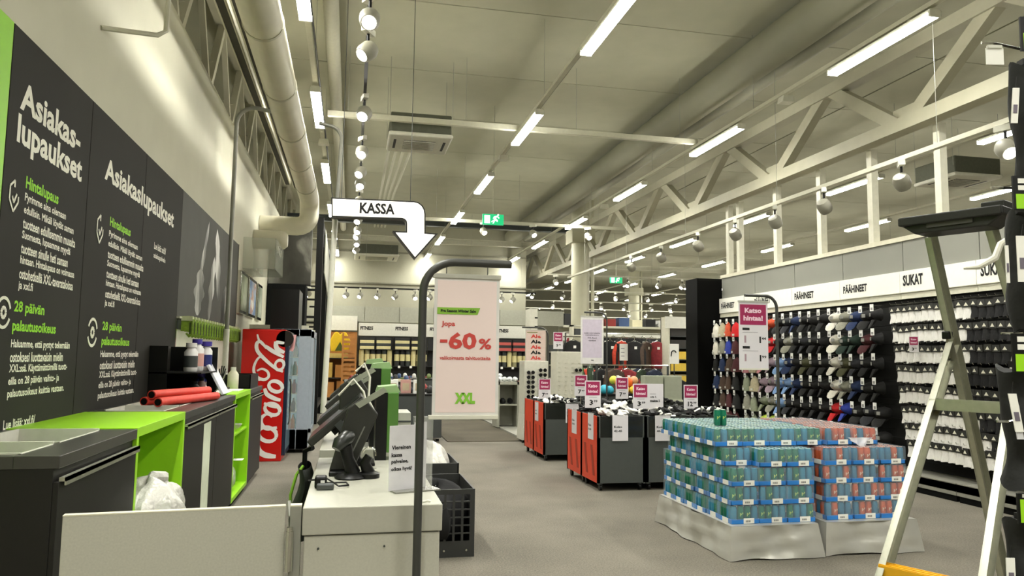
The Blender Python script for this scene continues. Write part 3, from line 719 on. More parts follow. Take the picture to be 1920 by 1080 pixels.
MB().box(.42, .6, 0, .03, 0, 1.83).box(0, .42, 0, .03, 0, .3).box(0, .42, 0, .03, 1.72, 1.83).box(0, .6, .92, .95, 0, 1.83).box(0, .03, 0, .95, 0, 1.83).box(0, .6, 0, .95, 0, .3).box(0, .6, 0, .95, 1.72, 1.83).build('cabinet', cb, t, bev=.004)
MB().box(.6, .64, 0, .06, .25, 1.8).box(.6, .64, .89, .95, .25, 1.8).box(.6, .64, 0, .95, .25, .31).box(.6, .64, 0, .95, 1.7, 1.8).build('door_frame', cb, t)
MB().box(.61, .625, .06, .89, .31, 1.7).build('door_glass', clear_mat('door_glass', 'b8c8c8', .25), t)
MB().box(.03, .42, .01, .018, .3, 1.72).build('side_glass', clear_mat('door_glass', 'b8c8c8', .25), t)
MB().box(.04, .06, .05, .9, .32, 1.7).build('inner_light', M('fridge_inner', 'dfeeee', emit=1.2, ecol='d8f0ee', noise=0), t)
for k in range(4): MB().box(.08, .58, .04, .91, .55+.28*k, .56+.28*k).build('shelf', steel_w, t)
for k in range(4): MB().lathe([(.03,-.06),(.03,0)], 10, (.08+.44*(k % 2), .12+.7*(k//2), 0)).build('foot', black_m, t, True)
bcols = ['7c1f1f', '2d6a3a', 'd8d8d0', '1d2f66', 'c9772a', '3a3a3a']
bmesh_b = {c: MB().lathe([(.03,0),(.033,.01),(.033,.13),(.012,.18),(.012,.21)], 9).mesh('bottle', M('bottle_'+c, c, .25), True) for c in bcols}
for l in range(5):
    for k in range(6):
        o = link('bottle', bmesh_b[bcols[(l*7+k*k) % 6]]); o.location = (-1.1+.13*(k % 3), 12.12+.17*(k//3), .37+.28*l if l else .361)
        if l: o.location.z = .06+.56+.28*(l-1)+.001
        tag(o, '%s %s-row bottle from the left, %s shelf up, inside the grey-blue cooler' % (ORD[k % 3], ['front', 'back'][k//3], ORD[l]), 'bottle', 'bottles in the cooler')
tag(MB().box(0, .42, 0, .8, 0, .62).build('black_cabinet', black_m, loc=(-1.23, 12.1, 1.893)), 'black box cabinet standing on top of the grey-blue cooler', 'cabinet')
ws = T('shelf_rack', 'white metal shelf rack beyond the fridges on the left', 'shelf', (-1.7, 13.4, 0))
for y in (0, 1.2, 2.4): MB().box(0, .98, y, y+.03, 0, 2.0).build('upright_panel', steel_w, ws)
for k in range(6): MB().box(0, .98, 0, 2.43, .1+.36*k, .13+.36*k).build('shelf', steel_w, ws)
gc = ['d8d4c8', '8a2c2c', '2f4a70', '3a3a36', 'c8b060', '5a7a4a']
for l in range(5):
    for k in range(8):
        c_ = gc[(k*5+l*3) % 6]
        o = MB().box(0, .3, 0, .2, 0, .14+.08*((k+l) % 3)).build('carton', M('carton_'+c_, c_, .6), bev=.006); o.location = (-1.03, 13.5+.28*k+(.06 if k > 3 else 0), .131+.36*l)
        tag(o, '%s small carton from the near end on the %s shelf up of the white rack' % (ORD[k], ORD[l]), 'carton', 'cartons on the white rack')
fr = T('steel_gantry', 'tall black steel frame of three posts beyond the white rack', 'frame', (-.74, 17, 0))
for k, (y, h) in enumerate(((0, 4.55), (3, 4.5), (6, 4.45))):
    MB().box(-.07, .07, y-.07, y+.07, 0, h).build('post', black_m, fr)
    for z in (1.6, 2.3, 2.9): MB().box(-.5, 0, y-.03, y+.03, z, z+.05).build('arm', black_m, fr)
MB().box(-.07, .07, 0, 6, 4.3, 4.45).build('top_beam', black_m, fr); MB().box(-.05, .05, 0, 6, .3, .42).build('lower_beam', black_m, fr)
MB().ob((.1, 3, 3.6), (0, 2.6, -.25), (0, .0, .5), (.01, 0, 0)).build('side_banner', M('flag_white', 'cfcfc0', .6), fr)
tag(MB().box(-1.70, -.86, 16.0, 16.2, 2.95, 4.25).build('wall_display', photo_mat('dark_photo', [(.3, '14130f'), (.55, '33322c'), (.72, '8b8a80')], (1.2, 1, 1), .6), ), 'dark glossy display board high up behind the air duct elbow', 'display board')
tag(MB().box(-1.70, -.95, 15.95, 16.7, 1.6, 2.94).build('black_bulkhead', blk_matte), 'matte black bulkhead under the dark display board', 'bulkhead')
for k in range(5):
    t = T('clothes_rail', ORD[k]+' from the near end of the dark clothes racks inside the black steel frame', 'clothes rack', (-1.3, 17.2+1.4*k, 0), group='dark clothes racks on the left')
    MB().box(-.3, .25, .0, .5, .35, 1.5).build('garments', M('garment_dark', '1d1c1b', .9, noise=.6, scale=14), t, bev=.05)
    MB().box(-.35, .3, -.05, .0, 0, 1.6).build('side_frame', black_m, t)
# ================================================================ CHECKOUT
ct = M('counter_white', 'aeada0', .35, noise=.03, bump=.05, scale=60); cf = M('counter_front', 'b9b8aa', .5, noise=.05, scale=120)
gp = M('gate_panel', 'b6b5a7', .55, noise=.07, scale=140)
t = T('swing_gate', 'pale grey low swing gate panel closing off the checkout at the bottom left', 'gate', (-.93, 2.835, 0), .09)
MB().box(0, .72, 0, .028, .12, .945).build('panel', gp, t, bev=.002)
MB().box(0, .72, -.001, .029, .945, .95).build('edge_band', cream, t)
for z in (.79, .56):
    MB().tube([(.737, -.016, z-.07), (.737, -.016, z+.07)], .014, 12).build('hinge', chrome, t, True)
    MB().tube([(.737, -.016, z+.07), (.737, -.016, z+.085)], .012, 10).build('hinge_cap', chrome, t, True)
t = T('gate_post', 'narrow grey post panel between the swing gate and the white counter', 'post', (-.197, 2.9, 0))
MB().box(0, .04, 0, .04, 0, .945).build('board', M('post_grey', '8b8b80', .5), t, bev=.002)
MB().box(.0, .04, 0, .04, .945, .95).build('edge_band', cream, t)
def counter(x0, x1, y0, y1, label):
    t = T('checkout_counter', label, 'counter', (x0, y0, 0)); w_, l_ = x1-x0, y1-y0
    MB().box(.008, w_-.008, .01, l_-.01, .06, .835).build('body', cf, t, bev=.003)
    MB().box(.03, w_-.03, .04, l_-.04, 0, .06).build('plinth', blk_matte, t)
    MB().box(0, w_, 0, l_, .84, .94).build('top_slab', ct, t, bev=.004)
    return t
k1 = counter(-.153, .362, 2.9, 4.28, 'white checkout counter in the foreground behind the black banner pole')
for x, z in ((.06, .79), (.3, .79)): MB().tube([(x, .012, z), (x, .004, z)], .004, 8).build('screw', dgrey, k1)
for x, y in ((.13, .92), (.27, .95)): MB().lathe([(.03,.94),(.03,.942)], 16, (x, y, 0)).build('cable_cap', M('cap_grey', '9d9c90', .5), k1, True)
counter(-.16, .36, 4.62, 5.95, 'second white checkout counter behind the foreground one')
counter(-.16, .36, 6.3, 7.6, 'third white checkout counter farther down the till row')
counter(-.16, .36, 7.9, 9.2, 'fourth and farthest white checkout counter by the white pole')
CT = .94
scr = M('screen_glass', '1b201c', .18, noise=.03); scb = M('screen_back', '23241f', .45)
def till(y, zt, lab):
    t = T('till_screen', lab, 'till screen', (0.02, y, zt))
    c = Vector((-.075, 0, .235)); d = Vector((.75, 0, .66)).normalized(); n = Vector((-d.z, 0, d.x))
    MB().ob(c, d*.17, (0, .2, 0), n*.018).build('screen_housing', scb, t, bev=.006)
    MB().ob(c+n*.019, d*.155, (0, .185, 0), n*.001).build('display', scr, t)
    MB().ob(c-n*.035, d*.06, (0, .08, 0), n*.02).build('mount_block', black_m, t)
    MB().ob(c+d*.0-n*.03+Vector((0, 0, 0)), d*.02, (0, .205, 0), n*.022).build('side_clip', dgrey, t)
    MB().bar(c-n*.05, (.0, 0, .03), .06, .05).build('stand', black_m, t)
    MB().box(-.09, .12, -.1, .1, 0, .015).build('base', black_m, t, bev=.004)
    return t
for k, (y, lab) in enumerate(((4.02, 'nearest black touch screen till leaning to the left over the foreground counter'), (5.1, 'second black touch screen till from the camera in the till row'), (6.6, 'third black touch screen till from the camera in the till row'), (8.1, 'farthest black touch screen till by the white pole'))):
    till(y, CT, lab)
def cust_display(x, y, h, lab, lean=.1, w_=.2):
    t = T('customer_display', lab, 'display', (x, y, CT))
    MB().prism([(-w_/2,0.02),(w_/2-.04,0.02),(w_/2+lean,h*.78),(w_/2+lean-.07,h),(-w_/2+lean*1.1,h*.86)], (0,0,0), (1,0,0), (0,0,1), (0,.05,0)).build('housing', scb, t, bev=.006)
    MB().bar((-w_*.0,-.002,.04), (w_*.22+lean*.7,-.002,h*.62), .006, .003, (0,1,0)).build('seam', M('seam_grey', '6d6e66', .5), t)
    MB().prism([(0,0),(.13,.08),(.11,.1),(-.02,.02)], (-w_/2+lean+.06, -.006, h*.86), (1,0,0), (0,0,1), (0,.006,0)).build('grey_edge', M('edge_grey', '8b8f80', .4), t)
    MB().box(-w_/2, w_/2-.04, -.05, .1, 0, .02).build('base', black_m, t, bev=.004)
    return t
cust_display(-.005, 3.66, .36, 'large black angled customer display standing behind the scanner', .07, .15)
cust_display(.03, 4.3-.14, .46, 'tall black display behind the large angled one, white cable on top', .0, .16)
cust_display(.06, 5.2, .42, 'black customer display on the second counter', .06, .2)
t = T('cable', 'white cable looping over the tills', 'cable', (.05, 3.9, 1.34))
MB().tube([(-.02,-.05,0.08),(.02,-.06,.12),(.05,-.06,.05),(.045,-.07,-.06),(.08,-.08,-.12),(.0,-.1,-.14)], .006, 6).build('white_lead', white_m, t, True)
MB().tube([(-.1,-.05,-.04),(-.03,-.06,.04),(.02,-.08,-.02),(.05,-.08,-.13)], .006, 6).build('white_lead', white_m, t, True)
t = T('barcode_scanner', 'black stand-mounted barcode scanner with a round foot on the foreground counter', 'scanner', (0.02, 3.56, CT))
MB().lathe([(.07,0),(.075,.006),(.06,.02),(.03,.028)], 18).build('base', black_m, t, True)
MB().tube([(.01,0,.02),(-.015,0,.09),(-.03,-.01,.15)], [.035,.026,.03], 12).build('neck', black_m, t, True)
MB().tube([(-.07,-.04,.135),(-.055,-.03,.16),(-.02,0,.185),(.0,.02,.19)], [.022,.034,.034,.02], 12).build('head', M('scanner_head', '20231f', .3), t, True)
t = T('barcode_scanner', 'small black scanner right of the large angled display', 'scanner', (.1, 3.56, CT))
MB().lathe([(.05,0),(.05,.02),(.03,.03)], 14).build('base', black_m, t, True)
MB().tube([(0,0,.02),(-.02,-.01,.07),(.0,-.01,.1)], [.03,.025,.02], 10).build('body', black_m, t, True)
MB().tube(arc((0,-.02,.11), .03, -.3, 3.0, (1,0,0), (0,0,1), 8), .004, 6).build('wire_loop', chrome, t, True)
t = T('handheld_gadget', 'small black wired gadget with a coiled cable at the left of the counter', 'gadget', (-.1, 3.32, CT))
MB().box(-.03, .02, -.03, .03, 0, .05).build('body', black_m, t, bev=.008)
MB().box(-.02, .05, -.07, -.03, 0, .025).build('clip_part', dgrey, t, bev=.006)
MB().box(-.005, .012, -.033, -.029, .02, .035).build('white_mark', paper, t)
MB().tube([(.02,0,.02),(.05,.06,.01),(.1,.05,.012),(.11,-.01,.01),(.07,-.03,.01),(.05,.02,.015),(.02,.1,.02),(-.05,.08,.02),(-.06,.02,.03)], .004, 6).build('cable', black_m, t, True)
t = T('backpack', 'black and green backpack hanging off the left side of the foreground counter', 'backpack', (-.215, 4.0, .6))
def bpf(u, v):
    th = 2*PI*u; return (.045*math.cos(th)*(1-.3*v)-.02*math.sin(v*6), .2*math.sin(th)*(1-.25*abs(v-.4)), .34*v)
MB().grid(bpf, 16, 8).build('sack', M('nylon_black', '171a18', .55, noise=.2, bump=.5, scale=22), t, True)
MB().tube([(-.05,-.02,.05),(-.055,-.04,.2),(-.03,-.04,.3),(.0,-.02,.34)], .008, 6).build('strap', M('strap_green', '7fb42a', .6), t, True)
MB().tube([(0,.1,.3),(0,.1,.4),(.04,.06,.42)], .014, 6).build('strap', black_m, t, True)
MB().tube([(.0,-.2,.1),(-.04,-.23,.14),(-.05,-.2,.2)], .01, 6).build('strap', M('strap_clear', 'b9b8b0', .4), t, True)
bag_g = M('bag_green', '48752c', .4); 
for k, (x, y, h, w_, lab) in enumerate(((.205, 4.13, .36, .05, 'nearest tall black carrier box with a green side on the counter'), (.19, 4.72, .48, .05, 'second tall black box with a green top edge, on the second counter'), (.17, 5.4, .5, .05, 'third tall black box behind the green-edged ones'))):
    t = T('bag_rack', lab, 'rack', (x, y, CT))
    MB().box(-.06, .0, 0, .26, 0, h).build('black_panel', black_m, t)
    MB().box(.0, .06, .0, .26, .04, h).build('green_bags', bag_g, t, bev=.004)
    MB().prism([(-.06,h),(.07,h),(.05,h+.04),(-.05,h+.03)], (0,.02,0), (1,0,0), (0,0,1), (0,.2,0)).build('top_flap', M('bag_pale', '8fae78', .5), t)
t = T('paper_tray', 'grey-white paper tray right of the green bags on the second counter', 'tray', (.33, 4.85, CT))
MB().box(-.07, .06, 0, .3, 0, .2).build('tray', M('tray_grey', 'a8a99d', .5), t, bev=.004)
for k in range(3): MB().box(-.074, .064, -.004, 0, .04+.05*k, .05+.05*k).build('slot', dgrey, t)
# sign holder
t = T('sign_holder', 'small folded white table sign with four lines of print behind the banner pole', 'sign', (.255, 3.17, CT))
MB().bar((-.07,0,.003), (.12,.06,.003), .09, .006).build('base', M('acrylic_grey', '77776f', .2), t)
a = Vector((-.085, 0, .005)); ux = Vector((.105, .05, 0)); uz = Vector((0.0, .0, .265))
MB().ob(a+ux/2+uz/2, ux/2, ux.cross(uz).normalized()*.002, uz/2).build('front_sheet', M('sheet_lilac', 'dcdbe0', .3), t)
n = ux.cross(uz).normalized(); 
if n.y > 0: n = -n
for k, s_ in enumerate(('Viereinen', 'kassa', 'palvelee,', 'olkaa hyvä!')):
    write(t, s_, a+ux*.08+uz*(.63-.115*k)+n*.0035, ux.normalized(), (0,0,1), [.09,.05,.08,.098][k], [.017,.017,.02,.02][k], ink, .03)
b = a+ux; vx = Vector((.055, .03, 0))
MB().ob(b+vx/2+uz/2+Vector((0,0,.004)), vx/2, vx.cross(uz).normalized()*.002, uz/2+Vector((0,0,.006))).build('side_sheet', M('sheet_lilac', 'dcdbe0', .3), t)
MB().box(.02, .1, .05, .13, 0, .3).build('clear_back', clear_mat('clear_pvc', 'c9cac6', .3), t)
tag(MB().tube([(0,0,0),(.02,.005,.004),(.03,.01,.0)], .004, 6).build('cable_tie', white_m, loc=(.29, 2.935, .943)), 'scrap of white cable tie at the front edge of the counter', 'cable tie')

# banner pole
def tube_pole(lab, x, y, h, wd, r=.016, foot=True, dirx=1, m_=None):
    t = T('banner_stand', lab, 'stand', (x, y, 0))
    rr = min(.16, wd*.35)
    MB().tube([(0,0,.02),(0,0,h-rr)]+arc((dirx*rr,0,h-rr), rr, PI, PI/2, (dirx,0,0), (0,0,1), 8)[1:]+[(dirx*wd,0,h)], r, 12).build('pole', m_ or M('pole_dark', '464744', .4, .4), t, True)
    if foot: MB().box(-.16, .16, -.12, .12, 0, .02).build('base_plate', m_ or M('pole_dark', '464744', .4, .4), t, bev=.004)
    return t
tube_pole('dark grey curved banner pole standing in front of the white counter', .262, 2.83, 1.86, .34, .0155)
bp = M('banner_pink', 'efdcd8', .5, noise=.03, scale=3)
t = T('sale_banner', 'pink and white sale banner hanging from the dark curved pole', 'banner', (.43, 2.83, 1.27))
MB().box(-.125, .128, -.002, .002, 0, .535).build('sheet', M('banner_white', 'dedcd8', .5), t)
MB().box(-.113, .116, -.003, -.002, .02, .52).build('pink_print', bp, t)
MB().box(-.132, .132, -.008, .008, .528, .545).build('top_bar', M('bar_grey', 'b5b5aa', .4), t, bev=.002)
MB().box(-.138, .128, -.008, .008, -.006, .01).build('bottom_bar', white_m, t, bev=.002)
for x in (-.08, .08): MB().tube([(x,0,.54),(x,0,.59)], .002, 5).build('hook', dgrey, t)
U, V = (1,0,0), (0,0,1)
MB().prism([(0,0),(.155,0),(.165,.026),(0,.026)], (-.113,-.0045,.39), U, V, (0,.001,0)).build('green_strip', M('strip_print', '86b83a', .5), t)
write(t, 'Pre Season Winter Sale', (-.1,-.0065,.398), U, V, .135, .011, ink, .04)
rdp = M('print_red', 'c9433c', .6, noise=0)
write(t, 'Jopa', (-.096,-.005,.34), U, V, .052, .024, rdp, .03)
write(t, '-', (-.1,-.005,.282), U, V, .028, .012, rdp, .05); write(t, '60', (-.068,-.005,.258), U, V, .108, .064, rdp, .035)
write(t, '%', (.048,-.005,.258), U, V, .05, .042, rdp, .03)
write(t, 'valikoimasta talvituotteita', (-.1,-.005,.218), U, V, .195, .014, rdp, .02)
write(t, 'XXL', (-.04,-.005,.052), U, V, .078, .042, M('print_lime', '86c83a', .6), .07)

# arrow sign
t = T('arrow_sign', 'large white illuminated arrow sign with black lettering pointing down', 'sign', (0, 8.5, 0))
def AP(x, y): p = PY(x, y, 8.5); return (p.x, p.z)
cor = [(621,370)]+[(740,375)]
out = [AP(621,370), AP(776,377)]
c_ = AP(776,400); e_ = AP(798,400)
ra, rb = e_[0]-c_[0], AP(776,377)[1]-c_[1]
out += [(c_[0]+ra*math.sin(a), c_[1]+rb*math.cos(a)) for a in (.4, .8, 1.2, PI/2)]
out += [AP(798,436), AP(821,438), AP(778,486), AP(736,433), AP(761,434), AP(761,419)]
c2 = AP(753,418)
out += [(c2[0]+(AP(761,418)[0]-c2[0])*math.cos(a), c2[1]+(AP(753,411)[1]-c2[1])*math.sin(a)) for a in (.5, 1.0, PI/2)]
out += [AP(621,407)]
MB().prism(out, (0,0,0), U, V, (0,.11,0)).build('sign_case', M('case_black', '1c1c19', .4), t)
ctr = Vector((sum(p[0] for p in out)/len(out), sum(p[1] for p in out)/len(out)))
import mathutils
ins = []
area = sum(out[i][0]*out[(i+1) % len(out)][1]-out[(i+1) % len(out)][0]*out[i][1] for i in range(len(out)))
sgn = 1 if area > 0 else -1
for i, p in enumerate(out):
    a_, b_ = Vector(out[i-1]), Vector(out[(i+1) % len(out)]); p = Vector(p)
    d1 = (p-a_).normalized(); d2 = (b_-p).normalized()
    n1 = Vector((-d1.y, d1.x))*sgn; n2 = Vector((-d2.y, d2.x))*sgn
    nn = (n1+n2); nn = nn/max(.35, nn.length_squared/2)
    ins.append(tuple(p+nn*.017))
MB().prism(ins, (0,-.006,0), U, V, (0,.008,0)).build('light_panel', M('sign_face', 'f4f0e2', .5, emit=.62, ecol='f6f0e2', noise=0), t)
a_ = PY(674, 400, 8.49); b_ = PY(740, 403, 8.49)
write(t, 'KASSA', (a_.x, -.012, a_.z-.0), (b_-a_).normalized(), V, (b_-a_).length, .128, ink, .04)
for px in (640, 770):
    p = PY(px, 372, 8.5); MB().tube([(p.x, .05, p.z-.02), (p.x, .05, 6.2)], .004, 5).build('suspension_wire', dgrey, t)

# crates at the right of the counter
cr = M('crate_grey', '2b2c2a', .5); 
t = T('perforated_crate', 'dark grey display crate with a grid of square holes beside the counter', 'crate', (.4, 5.72, 0))
W_, H_, D_ = .56, .50, .76
fr_ = MB(); nx, nz = 8, 6; hx, hz = .048, .050
x0_ = W_-.02-nx*.0655; z0_ = .12
fr_.box(0, W_, 0, .012, 0, z0_).box(0, W_, 0, .012, z0_+nz*.0585, H_)
for j in range(nx+1): fr_.box(x0_+j*.0655-(.0655-hx) if j else 0, x0_+j*.0655, 0, .012, z0_, z0_+nz*.0585) if j else fr_.box(0, x0_, 0, .012, z0_, z0_+nz*.0585)
fr_.box(x0_+nx*.0655, W_, 0, .012, z0_, z0_+nz*.0585)
for j in range(nz+1): fr_.box(x0_, W_, .001, .011, z0_+j*.0585-.0095, z0_+j*.0585)
fr_.build('front_grid', cr, t)
MB().box(0, .012, 0, D_, 0, H_).build('side_panel', cr, t); MB().box(W_-.012, W_, .012, D_, 0, H_).build('side_panel', cr, t)
MB().box(0, W_, D_-.012, D_, 0, H_).build('back_panel', cr, t); MB().box(.012, W_-.012, .012, D_-.012, .02, .04).build('bottom', cr, t)
for x in (.33, .5): MB().tube([(x,-.004,.05),(x,.002,.05)], .008, 8).build('rivet', chrome, t)
t = T('clothes_pile', 'dark clothes heaped in the perforated crate with a white striped shoe', 'clothes', (.68, 6.1, .04))
o = bag('cloth_heap', None, None, (0,0,0), .3, .4, .46, M('cloth_black', '0f0f10', .9, noise=.3, scale=12, bump=.6), 21, 14, .15)
o.parent = t
MB().tube([(-.1,-.3,.42),(-.05,-.2,.45),(0,-.08,.46)], [.03,.05,.04], 10).build('shoe', blk_matte, t, True)
for k in range(3): MB().bar((-.12+.03*k,-.27+.05*k,.475), (-.06+.03*k,-.3+.05*k,.46), .012, .004).build('stripe', paper, t)
t = T('display_crate', 'second dark crate behind the perforated one', 'crate', (.45, 6.75, 0))
MB().box(0, .53, 0, .012, 0, .55).box(0, .53, .7, .712, 0, .55).box(0, .012, 0, .7, 0, .55).box(.52, .532, 0, .7, 0, .55).box(0, .53, 0, .7, .02, .04).build('box', cr, t)
for k in range(4): MB().bar((.28+.05*k,-.004,.40+.02*(k % 2)), (.33+.05*k,-.004,.44-.03*(k % 2)), .02, .003, (0,1,0)).build('glint_or_sticker', M('sticker_dim', 'a9a79f', .5), t)
bag('plastic_bag', 'white crumpled bag piled in the second crate behind the counter', 'bag', (.72, 7.05, .04), .24, .3, .64, pw, 33, 14, .2)

# dark display tables beyond the tills
def dtable(lab, x, y, w_, d_, h, m_=None):
    t = T('display_table', lab, 'table', (x, y, 0))
    MB().box(0, w_, 0, d_, .08, h-.03).build('body', m_ or dgrey, t, bev=.004); MB().box(-.01, w_+.01, -.01, d_+.01, h-.03, h).build('top', m_ or black_m, t)
    for i in range(4): MB().lathe([(.03,-.02),(.03,.02)], 8, (.06+(i % 2)*(w_-.12), .06+(i//2)*(d_-.12), .04)).build('caster', black_m, t, True)
    return t
dtable('dark grey display table beyond the tills, nearest the dark mat', .55, 13.2, 1.05, 1.6, .84)
dtable('dark display table with small goods farther behind the tills', -.1, 16.0, 1.5, 1.6, .95)
dtable('long dark display table in front of the fitness shelves', .3, 20.0, 2.6, 1.4, .9)
sm = ['1c1c1c', 'c8c8c0', '6b7c48', '8c2f2b', '3a4f74', 'd9d2b0']
gm = {c: MB().lathe([(.05,0),(.06,.02),(.05,.1),(.02,.13)], 9).mesh('small_goods', M('goods_'+c, c, .5), True) for c in sm}
n_ = 0
for (tx, ty, tw, td, tz, nx_, ny_) in ((.6, 13.3, .9, 1.4, .84, 5, 3), (-.05, 16.1, 1.35, 1.4, .95, 7, 2), (.4, 20.1, 2.4, 1.2, .9, 12, 2)):
    for i in range(nx_):
        for j in range(ny_):
            c_ = sm[R.randrange(6)]
            o = link('folded_garment' , MB().box(-.08,.08,-.07,.07,0,.03+.03*R.random()).mesh('folded_garment', M('goods_'+c_, c_, .7))) if (i+j) % 2 else link('jar', gm[c_])
            o.location = (tx+tw*(i+.5)/nx_, ty+td*(j+.5)/ny_, tz+.001)
            tn = {.84: 'nearest dark table', .95: 'second dark table', .9: 'long dark table by the fitness shelves'}[tz]
            tag(o, 'small item, %s from left, %s row, %s' % (ORD[i], ORD[j], tn), 'folded garment' if (i+j) % 2 else 'jar', 'small goods on the dark tables')
for k, (x, y) in enumerate(((.75, 13.4), (.98, 13.5), (1.2, 13.42))):
    t = T('tall_box', ORD[k]+' pale box standing at the front of the nearest dark table', 'box', (x, y, .9+.001)); t.location.z = .88
    MB().box(-.09, .09, -.05, .05, 0, .24).build('carton', [paper, M('pink_box', 'c99a90', .5), paper][k], t, bev=.004); MB().box(-.06, .06, -.052, -.05, .05, .18).build('print', M('beige_print', 'bfae90', .6), t)
    t.location.z = .84
# fitness shelves on the back wall
fs_b = M('shelf_black', '1b1b1a', .6)
matc = ['d9cf9a', '2d2d2b', '3b3f3c', '8f8a66', '1c1c1c', 'c05a52', 'b58a7c']
rollm = {c: MB().tube([(0,0,0),(0,0,.55)], .085, 12).mesh('roll', M('mat_'+c, c, .8), True) for c in matc}
bandm = MB().tube([(0,0,.17),(0,0,.40)], .088, 12).mesh('paper_band', M('band_cream', 'ded49c', .7), True)
foldm = {c: MB().box(-.24,.24,-.12,.12,0,.1).mesh('folded_mat', M('mat_'+c, c, .8)) for c in matc}
for b_ in range(5):
    x = .25+1.2*b_; lb = ORD[b_]+' fitness bay'
    t = T('shelf_bay', 'black shelf bay on the back wall, '+lb, 'shelf', (x, 26.45, 0), group=None)
    MB().box(.01, 1.19, -.03, 0, 0, 2.15).build('back_panel', fs_b, t)
    MB().box(0, 1.2, -.06, 0, 2.18, 2.62).build('header', M('header_white', 'd8d7ca', .5), t)
    write(t, 'FITNESS', (.06, -.063, 2.38), U, V, .44, .13, ink, .05, 1)
    for z in (.12, .62, 1.15, 1.72): MB().box(0, 1.2, -.4, -.03, z-.02, z).build('shelf', fs_b, t)
    for k in range(3):
        MB().box(.2+.4*k-.04, .2+.4*k+.04, -.41, -.4, 1.08, 1.16).build('price_label', paper, t)
    if b_ in (2, 3): continue
    red = b_ == 4
    for k in range(2):
        for l in range(4):
            c_ = (['c05a52', '2d2d2b', 'c05a52', '1c1c1c'] if red else ['d9cf9a', '3b3f3c', 'd9cf9a', '2d2d2b'])[l]
            if not red and k and b_ and l % 2: c_ = '1c1c1c'
            o = link('folded_mat', foldm[c_]); o.location = (x+.3+.56*k, 26.2, 1.721+.101*l)
            tag(o, '%s folded mat up, %s stack, top shelf of the %s' % (ORD[l], ['left', 'right'][k], lb), 'mat', 'folded mats on the fitness shelves')
    for k in range(6):
        for l, z in enumerate((1.151, .121)):
            c_ = matc[(k*3+l*2+b_) % 5] if l == 0 else ['1c1c1c', '2d2d2b', 'b58a7c', '3b3f3c', 'c05a52', '1c1c1c'][(k+b_) % 6]
            t2 = T('rolled_mat', '%s rolled mat from the left on the %s shelf of the %s' % (ORD[k], ['middle', 'bottom'][l], lb), 'mat', (x+.12+.19*k, 26.2, z), group='rolled mats on the fitness shelves')
            link('roll', rollm[c_], t2)
            if l == 0: link('paper_band', bandm, t2)
# cardboard-coloured rack at the far left
t = T('timber_rack', 'orange-brown wooden rack with cartons between the black frame and fitness shelves', 'rack', (-1.1, 25.6, 0))
wd_ = M('warm_wood', 'b0763a', .6, noise=.15, scale=6)
MB().box(0, 1.3, .75, .8, 0, 2.3).build('back_board', wd_, t)
for z in (.1, .75, 1.4): MB().box(0, 1.3, 0, .75, z-.03, z).build('shelf', fs_b, t)
MB().box(0, 1.3, .7, .78, 2.35, 2.85).build('header', M('header_white', 'd8d7ca', .5), t)
t = T('ladder_boards', 'slatted brown wooden board leaning right of the timber rack', 'board', (-.35+.6, 25.9, 0))
t.location = (-.0-.28, 25.3, 0)
for x in (0, .42): MB().box(x, x+.06, 0, .08, 0, 2.25).build('stile', wd_, t)
for k in range(14): MB().box(.06, .42, .01, .06, .1+.15*k, .18+.15*k).build('slat', wd_, t)
for k, (x, z, w_, h_, c_) in enumerate(((.1, .1, .5, .5, 'c98a45'), (.68, .1, .5, .55, 'b87c3c'), (.08, .75, .45, .5, 'd8b25a'), (.62, .75, .5, .42, 'c98a45'), (.12, 1.4, .9, .16, 'e8cf7a'))):
    o = MB().box(0, w_, 0, .5, 0, h_).build('carton', M('carton_'+c_, c_, .7), bev=.008, loc=(-1.1+x, 25.7, z+.001)); tag(o, ['brown carton at the lower left of the timber rack', 'brown carton at the lower right of the timber rack', 'yellowish carton at the middle left of the timber rack', 'brown carton at the middle right of the timber rack', 'flat yellow package under the yellow vest on the timber rack'][k], 'carton')
t = T('yellow_vest', 'bright yellow vest with a black triangle at the top of the timber rack', 'vest', (-.35, 25.62, 1.62))
MB().prism([(-.28,0),(.28,0),(.34,.35),(.2,.62),(.1,.66),(0,.56),(-.1,.66),(-.2,.62),(-.34,.35)], (0,0,0), U, V, (0,.1,0)).build('body', M('hi_vis', 'f0c81a', .6), t, bev=.02)
MB().prism([(-.16,0),(.16,0),(0,.3)], (0,-.006,.02), U, V, (0,.006,0)).build('triangle', M('olive_dark', '4c5a14', .7), t)
